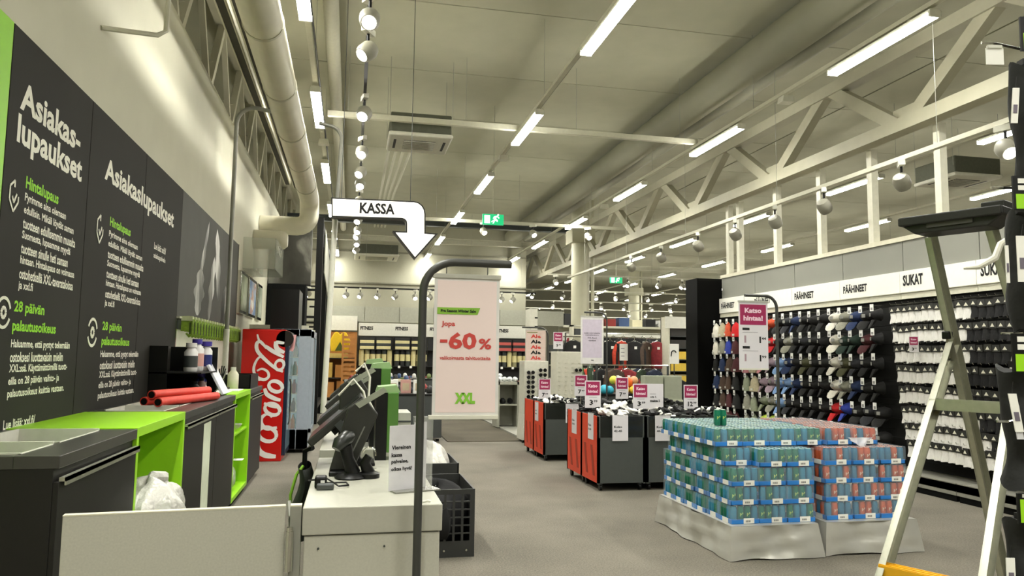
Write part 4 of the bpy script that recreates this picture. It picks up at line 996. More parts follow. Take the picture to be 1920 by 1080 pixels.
# ================================================================ SOCK BINS
og = M('bin_orange', 'd8421f', .45, noise=.05); bg = M('bin_grey', '474b48', .5, noise=.04)
def bin_(x, y, lab, orange):
    w_, d_, h_ = .575, .61, .84
    t = T('promotion_bin', lab, 'bin', (x, y, 0))
    MB().box(.0, w_, 0, .012, .09, .6).build('front_panel', bg, t)
    MB().box(.0, w_, .003, .009, .6, h_).build('clear_front', clear_mat('smoked_acrylic', '2b2d29', .82, .1), t)
    MB().box(0, w_, d_-.012, d_, .09, h_).build('back_panel', bg, t)
    MB().box(0, .014, 0, d_, .09, h_).build('side_panel', og if orange else bg, t)
    MB().box(w_-.014, w_, 0, d_, .09, h_).build('side_panel', bg, t)
    MB().box(0.014, w_-.014, .012, d_-.012, .55, .57).build('floor_board', bg, t)
    for sx, sy in ((0,0),(1,0),(0,1),(1,1)): MB().box(sx*(w_-.03), sx*(w_-.03)+.03, sy*(d_-.03), sy*(d_-.03)+.03, .08, h_+.005).build('corner_post', bg, t)
    if orange:
        for k in range(2): MB().prism([(.1+.25*k,.16),(.17+.25*k,.16),(.26+.25*k,.5),(.19+.25*k,.5)], (-.001,0,0), (0,1,0), (0,0,1), (-.003,0,0)).build('slanted_stripe', M('orange_dark', '9a2d12', .5), t)
    for sx in (.05, w_-.05):
        for sy in (.06, d_-.06):
            MB().lathe([(.0,-.016),(.035,-.014),(.035,.014),(0,.016)], 12, (sx, sy, .036), 0).build('castor', black_m, t, True)
            MB().box(sx-.02, sx+.02, sy-.02, sy+.02, .06, .09).build('castor_fork', dgrey, t)
    return t
bins = []
for i, x in enumerate((2.78, 3.365, 3.95)):
    for j, y in enumerate((8.21, 8.83)):
        nm = '%s %s bin of the near cluster' % (['front', 'back'][j], ['left', 'middle', 'right'][i])
        bins.append((x, y, nm, i == 0))
for i, x in enumerate((2.79, 3.375, 3.96, 4.55)):
    for j, y in enumerate((10.69, 11.31)):
        if j and i > 1: continue
        nm = '%s %s bin of the far cluster' % (['front', 'back'][j], ['leftmost', 'second', 'third', 'rightmost'][i])
        bins.append((x, y, nm, i == 0))
def sockpair(mat, band):
    t = T('sock_pair', '', 'socks', (0,0,0))
    def f(u, v):
        a = 2*PI*u; e = max(0, 1-(2*v-1)**6)
        return (.09*(2*v-1)+.02*math.sin(3*v), (.038+.008*math.sin(v*7))*math.cos(a)*e, .022*math.sin(a)*e+.008*math.sin(v*9))
    MB().grid(f, 10, 8).build('folded_socks', mat, t, True)
    MB().box(-.03, .015, -.04, .04, -.024, .026).build('paper_wrap', band, t)
    return t
sk_w = M('sock_white', 'e6e4de', .85, noise=.05, bump=.3, scale=60); sk_b = M('sock_black', '121213', .9, noise=.2, bump=.3, scale=60); sk_g = M('sock_grey', '5b5a58', .9)
protos = {'white': sockpair(sk_w, sk_w), 'black': sockpair(sk_b, M('wrap_dark', '2a2a2a', .6)), 'banded': sockpair(sk_b, paper)}
usedp = set()
rs = random.Random(5)
for bi, (x, y, nm, og_) in enumerate(bins):
    bin_(x, y, ('grey and orange sock bin, ' if og_ else 'plain dark grey sock bin, ')+nm, og_)
    near = y < 10
    nsk = 26 if near else 14
    for k in range(nsk):
        cx, cy = x+.1+.38*rs.random(), y+.07+.47*rs.random()
        hgt = .8+.09*rs.random()
        kind = 'black' if rs.random() < .7 else 'banded'
        if bi == 0: # heap of white socks on the front left bin
            if k < 18:
                kind = 'white'; a = rs.random()*6.3; q = rs.random()**.6
                cx, cy = x+.33+.2*q*math.cos(a), y+.27+.2*q*math.sin(a); hgt = .83+.14*(1-q)+.04*rs.random()
        if bi == 2 and k > 14: kind = 'white' if k % 2 else 'banded'; 
        if x < 2.9 and y > 10: kind = rs.choice(['white', 'banded', 'banded'])
        lab = '%s sock pair lying loose in the heap on the %s' % ({'white': 'white', 'black': 'black', 'banded': 'black paper-banded'}[kind], nm.replace(' in the', ', '))
        lab = '%s sock pair heaped in the %s' % ({'white': 'white', 'black': 'black', 'banded': 'black paper-banded'}[kind], nm)
        rot = (rs.uniform(-.5, .5), rs.uniform(-.45, .45), rs.uniform(0, 3.1))
        if kind not in usedp:
            usedp.add(kind); o = protos[kind]; o.location = (cx, cy, hgt); o.rotation_euler = rot; o['label'] = lab; o['group'] = lab
        else: dup(protos[kind], (cx, cy, hgt), None, lab, lab, rot=rot)
    # filling below the top layer
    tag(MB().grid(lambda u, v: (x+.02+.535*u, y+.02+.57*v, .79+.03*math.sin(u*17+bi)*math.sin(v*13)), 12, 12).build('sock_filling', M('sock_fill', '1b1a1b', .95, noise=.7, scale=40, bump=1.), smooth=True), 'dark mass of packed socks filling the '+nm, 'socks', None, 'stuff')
# signs on and over the bins
def price_sign(lab, x, y, z0, w_, h_, price, sup, two=False, stem=True, txt=True, rz=0):
    t = T('price_sign', lab, 'sign', (x, y, z0), rz)
    W_ = w_*(2 if two else 1)
    MB().box(0, W_, 0, .006, 0, h_).build('card', M('card_white', 'dcd9dc', .5, noise=.01), t)
    MB().box(w_*.06, w_*.93, -.0015, 0, h_*.46, h_*.96).build('magenta_field', maroon, t)
    write(t, 'Katso', (w_*.5, -.003, h_*.74), U, V, w_*.58, h_*.13, M('print_pink', 'f0cfdc', .6), .04, 1, center=True)
    write(t, 'hintaa!', (w_*.5, -.003, h_*.55), U, V, w_*.64, h_*.13, M('print_pink', 'f0cfdc', .6), .04, 1, center=True)
    MB().box(w_*.25, w_*.75, -.001, 0, h_*.38, h_*.395).build('small_print', M('print_grey', '8b888c', .6), t)
    write(t, price, (w_*.28, -.002, h_*.1), U, V, w_*(.24 if len(price) < 2 else .36), h_*.2, ink, .03, 1)
    write(t, sup, (w_*(.55 if len(price) < 2 else .66), -.002, h_*.2), U, V, w_*.24, h_*.09, ink, .03, 1)
    if two:
        write(t, 'osta 3,', (w_*1.12, -.002, h_*.42), U, V, w_*.42, h_*.1, ink, .04, 1)
        write(t, 'maksa 2', (w_*1.12, -.002, h_*.27), U, V, w_*.66, h_*.1, ink, .04, 1)
        MB().box(w_*1.1, w_*1.5, -.001, 0, h_*.58, h_*.6).build('small_print', M('print_grey', '8b888c', .6), t)
    if stem: MB().tube([(W_/2, .01, -z0 if y > 9.5 else -.3), (W_/2, .01, h_*.5)], .006, 6).build('stem', chrome, t)
    return t
price_sign('magenta price sign reading 3 99 above the heap of white socks, front left', 2.80, 8.75, .9, .2, .33, '3', '99')
price_sign('double price sign with an extra offer half above the middle sock bins', 3.36, 8.6, .9, .195, .3, '3', '99', True)
price_sign('magenta price sign reading 12 99 over the right sock bin', 4.02, 8.6, .9, .185, .29, '12', '99')
price_sign('partly hidden magenta price sign right behind the front left one', 3.17, 10.4, .96, .19, .3, '7', '99')
price_sign('magenta price sign between the front signs, over the farther bins', 3.65, 10.0, .94, .185, .3, '7', '99')
price_sign('magenta price sign over the farther orange bin at the left', 2.84, 11.2, .87, .19, .31, '7', '99')
def hang_card(lab, x, y, z1, w_, h_, lines, side=False):
    t = T('size_card', lab, 'card', (x, y, z1-h_), -PI/2 if side else 0)
    MB().box(0, w_, 0, .003, 0, h_).build('card', M('card_white', 'dcd9dc', .5, noise=.01), t)
    MB().box(w_*.3, w_*.7, -.002, .03, h_-.01, h_+.004).build('hook_strip', clear_mat('clear_pvc', 'c9cac6', .3), t)
    for k, s_ in enumerate(lines): write(t, s_, (w_*.1, -.001, h_*(.5-.16*k)), U, V, w_*.52, h_*.09, ink, .04, 1)
    return t
hang_card('white size card 42-45 hanging on the front left grey bin', 2.95, 8.195, .855, .19, .29, ['Koko', '42-45'])
hang_card('white size card 40-42 hanging on the middle grey bin front', 3.47, 8.195, .85, .19, .29, ['Koko', '40-42'])
hang_card('white card on the front of the farther bin behind the orange side', 3.12, 10.675, .83, .2, .28, ['osta 3,', 'maksa 2'])
hang_card('narrow card on the orange side of the front left bin', 2.775, 8.56, .86, .2, .3, ['Koko', '36-38'], True)
hang_card('narrow card on the orange side of the back left bin', 2.775, 9.22, .86, .2, .3, ['Koko', '39-42'], True)
hang_card('narrow card on the orange side of the farther sock bin cluster', 2.785, 11.2, .83, .2, .28, ['osta 3,', 'maksa 2'], True)
for k, (x, w_) in enumerate(((4.5, .29), (4.82, .29))):
    t = T('upright_box', ['left pale green-grey upright box standing on the farther sock bins', 'right pale green-grey upright box standing on the farther sock bins'][k], 'box', (x, 11.0, .84))
    MB().box(0, w_, 0, .2, 0, .4).build('carton', M('sage_board', 'a3a793', .6), t, bev=.004); MB().box(-.01, w_+.01, -.02, 0, 0, .03).build('lip', M('sage_light', 'c3c5b0', .6), t)

# ================================================================ CAN STACKS
foil = M('silver_foil', 'c2c1b8', .3, .35, .06, 5, bump=.4)
def platform(x0, x1, y0, y1, z, lab, seed):
    t = T('platform', lab, 'platform', (x0, y0, 0)); W_, D_ = x1-x0, y1-y0; rr = random.Random(seed); ph = [rr.uniform(0, 6) for _ in range(4)]
    MB().box(0, W_, 0, D_, .02, z).build('pallet', M('pallet_grey', '77766c', .7), t)
    mb = MB()
    def side(p, q, nrm):
        p, q, nrm = Vector(p), Vector(q), Vector(nrm); L = (q-p).length
        def f(u, v):
            b = p.lerp(q, u)
            e = math.sin(PI*u)**.5
            w_ = (.016*math.sin(u*9*L+ph[0]+2*v)+.01*math.sin(u*21*L+ph[1]-4*v)+.006*math.sin(13*v+ph[2]+5*u))*e
            drop = (.03*math.sin(u*PI)*(.6+.4*math.sin(ph[3]+u*5)))
            zz = (z+.004)*(1-v)+.004*v if v < .99 else .003+drop*.6
            b = b+(q-p).normalized()*((u-.5)*2*(.012+.035*v))
            return tuple(b+nrm*(.012+.035*v+w_)+Vector((0, 0, zz)))
        mb.grid(f, 26, 8)
    side((-.01,-.01,0), (W_+.01,-.01,0), (0,-1,0)); side((-.01,D_,0), (-.01,-.01,0), (-1,0,0)); side((W_+.01,-.01,0), (W_+.01,D_,0), (1,0,0)); side((W_,D_,0), (0,D_,0), (0,1,0))
    mb.build('foil_skirt', foil, t, True)
    MB().box(-.02, W_+.02, -.02, D_+.01, z, z+.006).build('foil_top', foil, t)
    return t
platform(2.87, 3.56, 5.31, 6.62, .245, 'silver foil wrapped platform under the green can stack', 1)
platform(3.69, 4.46, 5.33, 6.62, .245, 'silver foil wrapped platform under the orange can stack', 4)
TW, TD, LH = .238, .212, .142
tb = M('tray_blue', '2f86d8', .35, noise=.03); film = clear_mat('shrink_film', 'd2e6f2', .09, .12)
cgm = M('can_green', '1d7a5c', .25, .25, .12, 40); cbm = M('can_blue', '3b93b5', .25, .3, .1, 30); com = M('can_orange', 'd8653a', .25, .25, .12, 40); cbm2 = M('can_bluegrey', '4583a6', .25, .3, .1, 30)
ctop_g = M('can_top_mint', 'b9d6c6', .35, .3); ctop_o = M('can_top_peach', 'e3b09a', .35, .3)
canprof = [(.021,0),(.0265,.006),(.0265,.108),(.022,.122),(.022,.126),(.019,.1265)]
def canmesh(n, m_): return MB().lathe(canprof, 12).mesh(n, m_, True)
cans = {'g': [canmesh('can', cgm), canmesh('can', cbm)], 'o': [canmesh('can', com), canmesh('can', cbm2)]}
topm = {'g': MB().lathe([(.018,.1268),(.0215,.1285),(.018,.1286)], 12).mesh('can_lid', ctop_g, True), 'o': MB().lathe([(.018,.1268),(.0215,.1285),(.018,.1286)], 12).mesh('can_lid', ctop_o, True)}
mk = MB()
for a in (.2, 1.0, 1.8, 2.6):
    mk.bar((.0275*math.cos(-PI/2-.5+a*.3), .0275*math.sin(-PI/2-.5+a*.3), .05+.012*a), (.0275*math.cos(-PI/2-.5+a*.3), .0275*math.sin(-PI/2-.5+a*.3), .078-.004*a), .005, .0015, (0,1,0))
mark_g = mk.mesh('emblem', M('emblem_lime', 'b9d66a', .5)); mark_o = mk.mesh('emblem', M('emblem_cream', 'ecc9a8', .5))
trm = MB().box(0, TW-.004, 0, .006, 0, .034).box(0, TW-.004, TD-.01, TD-.004, 0, .034).box(0, .006, 0, TD-.004, 0, .034).box(TW-.01, TW-.004, 0, TD-.004, 0, .034).box(0, TW-.004, 0, TD-.004, 0, .004).mesh('tray', tb)
lbm = MB().box(.10, .19, -.003, -.0015, .002, .042).mesh('price_label', paper)
lbs = MB().box(-.003, -.0015, .05, .14, .0, .036).mesh('price_label', paper)
brm = MB()
for k in range(7): brm.box(.118+.006*k, .121+.006*k, -.0036, -.003, .012, .026)
brm = brm.mesh('barcode', ink)
flm = MB().box(-.002, TW-.002, -.0025, -.0015, .03, LH-.004).box(-.002, TW-.002, -.002, TD-.002, LH-.006, LH-.004).box(-.0025, -.0015, 0, .05, 0, LH-.004).box(-.0025, -.0015, .16, TD-.002, 0, LH-.004).box(-.0025, -.0015, .05, .16, .105, LH-.004).mesh('shrink_wrap', film)
endm = MB().prism([(.05,.0),(.16,.0),(.16,.07),(.14,.1),(.105,.11),(.07,.1),(.05,.07)], (-.001,0,0), (0,1,0), (0,0,1), (-.0012,0,0)).mesh('wrap_edge', clear_mat('wrap_window', '2b5a58', .35, .1))
rc = random.Random(11)
def tray(kind, loc, lab, full, side, front=True):
    t = T('can_tray', lab, 'tray of cans', loc, rc.uniform(-.012, .012), 'green can trays' if kind == 'g' else 'orange can trays')
    link('tray', trm, t)
    if front: link('price_label', lbm, t); link('barcode', brm, t)
    if side: link('price_label', lbs, t)
    link('shrink_wrap', flm, t)
    pat = rc.choice([(0,0,1,1), (1,1,0,1), (0,1,1,0), (1,0,0,1), (1,0,1,1), (0,1,0,0)])
    for i in range(4):
        for j in range(4):
            if not (full or (front and j == 0) or (side and i == 0)): continue
            v = pat[i] if j == 0 else rc.randrange(2)
            c_ = link('can', cans[kind][v], t, loc=(.03+.0583*i, .028+.051*j, .004))
            if full: link('can_lid', topm[kind], c_)
            if j == 0 and v == 0 and front: link('emblem', mark_g if kind == 'g' else mark_o, c_)
    return t
Z0 = .252
dep = ['front', 'second', 'third', 'fourth', 'fifth', 'back']
for l in range(4):
    for i in range(3):
        for j in range(6):
            if i > 0 and j > 0: continue
            if i == 2 and False: continue
            off = .10 if (l == 3 and i == 0) else 0
            yb = 5.35+TD*j+off
            if off and j == 5: continue
            tray('g', (2.885+TW*i+rc.uniform(-.006, .006), yb+rc.uniform(-.004, .004), Z0+LH*l), 'green can tray, %s layer up, %s from left, %s from front' % (ORD[l], ORD[i], dep[j].replace('front', 'first').replace('back', 'sixth')), l == 3 and not off, i == 0, j == 0)
for i in range(4):
    for j in range(5):
        tray('g', (2.845+TW*i, 5.52+TD*j, Z0+LH*4), 'top-layer green can tray, %s from the left, %s from the front' % (ORD[i], ORD[j]), True, i == 0, j == 0)
for l in range(4):
    for i in range(3):
        for j in range(6):
            if j > 0 and i > 0 and not l == 3: continue
            tray('o', (3.72+TW*i+.01*i+rc.uniform(-.006, .006), 5.38+TD*j+rc.uniform(-.004, .004), Z0+LH*l), 'orange can tray, %s layer up, %s from left, %s from front' % (ORD[l], ORD[i], dep[j].replace('front', 'first').replace('back', 'sixth')), l == 3, i == 0, j == 0)
for i in range(2):
    for j in range(5):
        tray('o', (3.83+TW*i+.01, 5.52+TD*j, Z0+LH*4), 'top-layer orange can tray, %s from the left, %s from the front' % (ORD[i], ORD[j]), True, False, j == 0)
for k, (x, y) in enumerate(((3.0, 5.78), (3.058, 5.79), (3.025, 5.84), (3.083, 5.85))):
    t = T('energy_can', ['front left', 'front right', 'back left', 'back right'][k]+' of the four loose teal cans standing on top of the green stack', 'can', (x, y, Z0+LH*5-.004))
    link('body', cans['g'][0], t); link('can_lid', topm['g'], t); link('emblem', mark_g, t)
def ff(u, v): return (.24*(u-.5)*(1-.75*v)+.01*math.sin(9*v), -.02-.03*math.sin(PI*u)*v+.008*math.sin(14*u+3*v), -.11*v*(.5+.5*math.sin(PI*u)))
tag(MB().grid(ff, 14, 8).build('torn_wrap', clear_mat('film_white', 'e2e2e6', .75, .2), smooth=True, loc=(4.12, 5.50, Z0+LH*4+.06)), 'torn white plastic film hanging from the top orange trays', 'plastic film')
tube_pole('dark pole rising behind the can stacks with the white price banner', 4.33, 7.02, 2.17, .36, .016, True, -1)
MBx = None
t = T('price_banner', 'white banner with magenta field and two prices above the green can stack', 'banner', (4.06, 7.02, 1.41))
MB().box(-.165, .165, -.002, .002, 0, .69).build('sheet', M('card_white', 'dcd9dc', .5, noise=.01), t)
MB().box(-.17, .17, -.007, .007, .685, .705).build('top_bar', M('bar_grey', 'b5b5aa', .4), t); MB().box(-.165, .165, -.006, .006, -.008, .008).build('bottom_bar', white_m, t)
for x in (-.1, .1): MB().tube([(x,0,.7),(x,0,.76)], .002, 5).build('hook', dgrey, t)
MB().box(-.15, .145, -.0035, -.002, .455, .665).build('magenta_field', maroon, t)
pk = M('print_pink', 'f0cfdc', .6)
write(t, 'Katso', (-.003,-.005,.578), U, V, .19, .052, pk, .04, center=True); write(t, 'hintaa!', (-.003,-.005,.498), U, V, .22, .055, pk, .04, center=True)
for k, (pr, z) in enumerate((('44', .27), ('99', .08))):
    MB().box(-.125, -.045, -.003, -.002, z+.13, z+.155).build('brand_bar', ink, t)
    MB().box(-.125, .05, -.003, -.002, z+.105, z+.109).build('small_print', M('print_grey', '8b888c', .6), t)
    MB().box(-.105, -.085, -.003, -.002, z+.0, z+.075).build('can_print', M('can_print', 'a98f98', .6), t)
    write(t, '1', (.065,-.003,z), U, V, .018, .065, ink, .03); write(t, pr, (.09,-.003,z+.032), U, V, .05, .028, ink, .03)

# ================================================================ CAP AND SOCK WALL
WX = 6.9
S(MB().box(WX+.02, WX+.2, 4.6, 13.05, 0, 3.08).build('wall_partition', M('partition_board', 'a5a595', .7)))
S(MB().box(WX-.02, WX+.24, 4.6, 13.07, 3.05, 3.11).build('trim_2', cream))
board = M('bay_board', '83837a', .6, noise=.03, scale=2); dark_peg = M('peg_dark', '1d1d1b', .8, noise=.1, scale=8, spec=.2); hd = M('header_face', 'f2f1e6', .45, noise=.02)
VN = (0,0,1); UN = (0,-1,0)
bays = [(11.85, 'PÄÄHINEET'), (10.65, 'PÄÄHINEET'), (9.45, 'PÄÄHINEET'), (8.25, 'PÄÄHINEET'), (7.05, 'SUKAT'), (5.85, 'SUKAT'), (4.65, 'SUKAT')]
bay_names = ['farthest cap bay', 'second-farthest cap bay', 'third-farthest cap bay', 'nearest cap bay', 'white sock bay', 'black sock bay', 'last bay at the right']
tagm = MB().box(-.004, 0, -.033, .033, -.09, 0).mesh('price_tag', M('tag_white', 'f2f2ee', .4, noise=.0))
tagl = MB().box(-.0052, -.004, -.02, .02, -.08, -.045).mesh('tag_print', M('tag_grey', '8a8a88', .5))
hookm = MB().tube([(0,0,0),(-.27,0,.0),(-.28,0,.02)], .004, 5).mesh('hook', chrome)
zrows = [2.22, 1.905, 1.59, 1.275, .96, .645, .40]
srows = [2.22, 1.975, 1.73, 1.485, 1.24, 1.0, .79, .6]
BAY = []
for b_, (y, tx) in enumerate(bays):
    t = T('wall_bay', '%s of the product wall, lettered %s' % (bay_names[b_], 'for headwear' if b_ < 4 else 'for socks'), 'wall display', (WX, y, 0))
    MB().box(-.0, .018, .006, 1.194, 2.66, 3.06).build('upper_board', board, t)
    MB().box(-.06, .018, .004, 1.196, 2.38, 2.655).build('header', hd, t)
    MB().box(-.062, -.058, .004, 1.196, 2.376, 2.384).build('header_edge', steel_w, t)
    MB().box(-.045, .018, .004, 1.196, 2.3, 2.376).build('lower_strip', M('header_low', 'cfcdb8', .5), t)
    MB().box(.0, .018, 0, 1.2, .2, 2.3).build('peg_panel', dark_peg, t)
    for k in range(9): MB().box(-.004, 0, .01, 1.19, .3+.24*k, .306+.24*k).build('slot', ink, t)
    wtx = .50 if b_ < 4 else .34
    write(t, tx, (-.0625, 1.12 if b_ < 4 else 1.14, 2.46), UN, VN, wtx, .125 if b_ < 4 else .14, ink, .04)
    MB().box(-.44, .0, .004, 1.196, .11, .19).box(-.44, -.42, .004, 1.196, .07, .2).build('base_shelf', M('base_grey', '86857a', .5), t)
    MB().box(-.42, .0, .02, 1.18, 0, .11).build('kick_plate', blk_matte, t)
    BAY.append(t)
def hook(bay, y, z, l=1.0):
    h_ = link('hook', hookm, bay, loc=(0, y-bay.location.y, z-0))
    g = link('price_tag', tagm, h_, loc=(-.285, 0, .02)); link('tag_print', tagl, h_, loc=(-.285, 0, .02))
# cap prototypes: crown bulges into the room, brim hangs down
def cap_proto(mat, brim, name):
    t = T(name, '', 'cap', (0,0,0))
    def crown(u, v):
        a = PI*u; b = PI*v
        return (-.02-.10*math.sin(a)*math.sin(b)*(1+.06*math.cos(6*b)), .088*math.cos(b)*(1-.15*u), -.075-.085*math.cos(PI-a)*.9)
    MB().grid(lambda u, v: (-.015-.11*math.sin(PI*v)*math.cos(PI*(u-.5))**.8 if 0 < u < 1 else -.015, .09*math.cos(PI*v)*math.cos(PI*(u-.5))**.35 if 0 < u < 1 else 0, -.165+.15*u), 8, 12).build('crown', mat, t, True)
    def br(u, v):
        y = .075*(2*u-1); c = math.sqrt(max(0, 1-(2*u-1)**2))
        return (-.075-.04*c-.02*v-.012*v*c, y*(1-.1*v)+.03*v, -.15-.10*v*(.35+.65*c))
    g = MB().grid(br, 10, 4); g.grid(lambda u, v: Vector(br(u, v))+Vector((.006, 0, .0)), 10, 4); g.build('brim', brim, t, True)
    MB().lathe([(.0,0),(.009,0),(.0,.008)], 8, (-.075, 0, -.022)).build('button', brim, t)
    MB().box(-.135, -.128, -.02, .02, -.11, -.07).build('emblem', M('emblem_dim', '8a8a84', .6), t, bev=.004)
    return t
def beanie_proto(mat, cuff, name):
    t = T(name, '', 'beanie', (0,0,0))
    def f(u, v):
        a = 2*PI*u; r = (1-.95*v**5)*(1+.03*math.sin(10*a))
        return (-.1+.045*r*math.cos(a), .085*r*math.sin(a)*(1-.15*v), -.24+.22*v)
    MB().grid(f, 20, 9).build('knit_body', mat, t, True)
    def g(u, v):
        a = 2*PI*u; r = 1.08+.03*math.sin(12*a); return (-.1+.05*r*math.cos(a), .09*r*math.sin(a), -.25+.075*v)
    MB().grid(g, 20, 3).build('cuff', cuff, t, True)
    MB().box(-.162, -.155, -.02, .02, -.235, -.205).build('label_patch', M('patch_pale', 'c9c9c0', .6), t)
    return t
capc = {'black': '131312', 'charcoal': '24252a', 'white': 'dcd8ca', 'green': '1c3026', 'navy': '1e2f55', 'red': 'c3191d', 'blue': '2b3f9e', 'grey': '8e8d7e', 'beige': 'b5ab8e', 'light blue': '7d9fce', 'maroon': '4a1f22', 'orange': 'c9502e', 'pink': 'c07f86', 'lilac': '9d8a96', 'lime': 'c3d94a', 'brown': '4a372a', 'olive': '4a4a30', 'sage': '8a917a'}
cpro, bpro = {}, {}
def fabric(c): return M('fabric_'+c.replace(' ', '_'), capc[c], .85, noise=.12, bump=.4, scale=45)
def item(kind, c, loc, lab, grp, rz):
    d = cpro if kind == 'cap' else bpro
    if c not in d:
        d[c] = (cap_proto if kind == 'cap' else beanie_proto)(fabric(c), fabric(c), 'baseball_cap' if kind == 'cap' else 'knitted_beanie')
        o = d[c]; o.scale = (1.15, 1.3, 1.15); o.location = loc; o.rotation_euler = (0,0,rz); tag(o, lab, None, grp)
    else: dup(d[c], loc, rz, lab, grp)
grid_c = [  # rows from the top, columns from the far end: 0-3 | 4-8 | 9-13 | 14-18
 ['white','beige','orange','red',     'orange','orange','pink','orange','black',   'charcoal','navy','black','black','black',   'white','grey','navy','black','black'],
 ['white','grey','blue','maroon',     'pink','orange','pink','red','black',   'grey','black','charcoal','black','black',    'white','green','green','maroon','black'],
 ['black','navy','brown','maroon',    'pink','beige','pink','lilac','light blue',  'navy','black','olive','black','black',   'white','olive','charcoal','black','black'],
 ['navy','brown','brown','black',     'sage','beige','lilac','lilac','light blue',  'light blue','navy','black','black','black',  'white','grey','navy','black','black'],
 ['black','brown','maroon','black',   'grey','sage','sage','grey','light blue',   'charcoal','black','black','black','black', 'red','blue','black','charcoal','black'],
 ['black','pink','maroon','maroon',   'grey','sage','lime','lime','black',  'black','charcoal','black','black','black',   'black','black','black','black','black'],
 ['black','black','maroon','black',   'black','grey','black','black','black',  'black','black','charcoal','black','black',   'black','brown','black','black','black']]
rw = ['top','second','third','fourth','fifth','sixth','bottom','eighth']
rk = random.Random(3)
for r_, row in enumerate(grid_c):
    for c_, col in enumerate(row):
        if c_ < 4: y = 12.82-.235*c_; b_ = 0; n_ = c_; kind = 'beanie'
        elif c_ < 9: y = 11.74-.235*(c_-4); b_ = 1; n_ = c_-4; kind = 'beanie' if c_ < 6 else 'cap'
        elif c_ < 14: y = 10.56-.23*(c_-9); b_ = 2; n_ = c_-9; kind = 'cap'
        else: y = 9.40-.225*(c_-14); b_ = 3; n_ = c_-14; kind = 'cap'
        z = zrows[r_]+rk.uniform(-.012, .012)
        lab = '%s %s, %s, %s from the left in the %s' % (col, kind, rw[r_]+' row' if r_ in (0, 6) else rw[r_]+' row down', ORD[n_], bay_names[b_])
        if col == 'white': z += .0
        item(kind, col, (WX-.13, y, z-.01), lab, 'caps and beanies on the product wall', rk.uniform(-.5, .35) if kind == 'cap' else rk.uniform(-.3, .3))
        hook(BAY[b_], y, z)
        if b_ == 3 and n_ == 0: pass
# sock packs
def pack_proto(m_, nm):
    t = T('sock_pack', '', 'socks', (0,0,0))
    def f(u, v):
        a = 2*PI*u; w_ = .042+.012*v+.004*math.sin(9*v); foot = .018*max(0, v-.7)
        return (-.02+.02*math.cos(a), w_*math.sin(a)+foot, -.06-.135*v+.006*math.sin(a*2)*v)
    g = MB().grid(f, 12, 7); n = len(g.v); g.f.append(tuple(range(n-8*13+7, n, 8))[:12]); g.build('socks', m_, t, True)
    MB().box(-.045, -.0, -.042, .042, -.075, -.005).build('header_card', M('card_black', '23231f', .5), t)
    MB().prism([(-.022,0),(.022,0),(.0,.035)], (-.0465, 0, -.06), (0,1,0), (0,0,1), (-.001,0,0)).build('emblem', M('emblem_silver', 'd9d7c4', .5), t)
    return t
wp_, bp_ = pack_proto(sk_w, 'w'), pack_proto(sk_b, 'b')
wp_.scale = bp_.scale = (1.2, 1.22, 1.08)
fw = fb = True
for r_, z in enumerate(srows):
    y = 8.17-(.03*r_ if r_ < 5 else .15+.04*(r_-5)); k = 0; n_w = [12, 11, 11, 10, 10, 11, 12, 12][r_]
    while y > 5.95:
        white = k < n_w
        nn = k if white else k-n_w
        bay = 4 if y > 7.05 else 5
        lab = '%s sock pack, %s row down, %s from the left of the %s ones' % ('white' if white else 'black', rw[r_] if r_ else 'first', ORD[nn], 'white' if white else 'black')
        lab = lab.replace('bottom row', 'seventh row') if r_ == 6 else lab
        loc = (WX-.2, y, z+rk.uniform(-.01, .01)-.02)
        if white: 
            if fw: wp_.location = loc; tag(wp_, lab, None, 'sock packs on the product wall'); fw = False
            else: dup(wp_, loc, rk.uniform(-.15, .15), lab, 'sock packs on the product wall')
        else:
            if fb: bp_.location = loc; tag(bp_, lab, None, 'sock packs on the product wall'); fb = False
            else: dup(bp_, loc, rk.uniform(-.15, .15), lab, 'sock packs on the product wall')
        h_ = link('hook', hookm, BAY[bay], loc=(0, y-BAY[bay].location.y, z))
        y -= .105; k += 1

price_sign('small magenta price sign standing out from the white sock packs', 6.5, 7.72, 1.62, .1, .19, '3', '99', stem=False, rz=-.7)
t = T('end_column', 'tall black end panel at the far end of the cap wall', 'panel', (6.42, 13.12, 0))
MB().box(0, .52, 0, .5, 0, 3.05).build('panel', blk_matte, t, bev=.003); MB().box(.02, .5, -.002, 0, .1, 3.0).build('front_sheet', M('satin_black', '060605', .7, spec=.1), t)
for k, y in enumerate((12.85, 12.46, 11.22, 10.01, 8.86, 7.64, 6.45)):
    tag(MB().box(WX+.02, WX+.12, y-.05, y+.05, 3.11, 4.42).build('steel_post', M('post_white', 'd5d3c0', .45)), ORD[k].capitalize()+' white post from the far end standing on top of the cap wall', 'post', 'posts on the product wall')

# ================================================================ MIDDLE OF THE STORE
def stand(lab, x, y, w_, d_, z0, z1, rows_, cols_, glasses, gcount):
    t = T('sunglasses_stand', lab, 'stand', (x, y, 0))
    sm_ = M('stand_white', 'd2d0c0', .4)
    MB().box(0, w_, 0, d_, z0, z1).build('tower', sm_, t, bev=.006)
    MB().prism([(-.03,0.05),(w_+.03,.05),(w_,z0),(0,z0)], (0,-.02,0), (1,0,0), (0,0,1), (0,d_+.04,0)).build('base', sm_, t)
    for sx in (0, w_): MB().lathe([(0,-.02),(.035,-.018),(.035,.018),(0,.02)], 10, (sx, .03, .036), 0).build('castor', black_m, t, True)
    for r_ in range(rows_):
        for c_ in range(cols_):
            MB().box(w_*(c_+.5)/cols_-.02, w_*(c_+.5)/cols_+.02, -.02, 0, z1-.22-.085*r_, z1-.21-.085*r_).build('peg', steel_w, t)
    return t
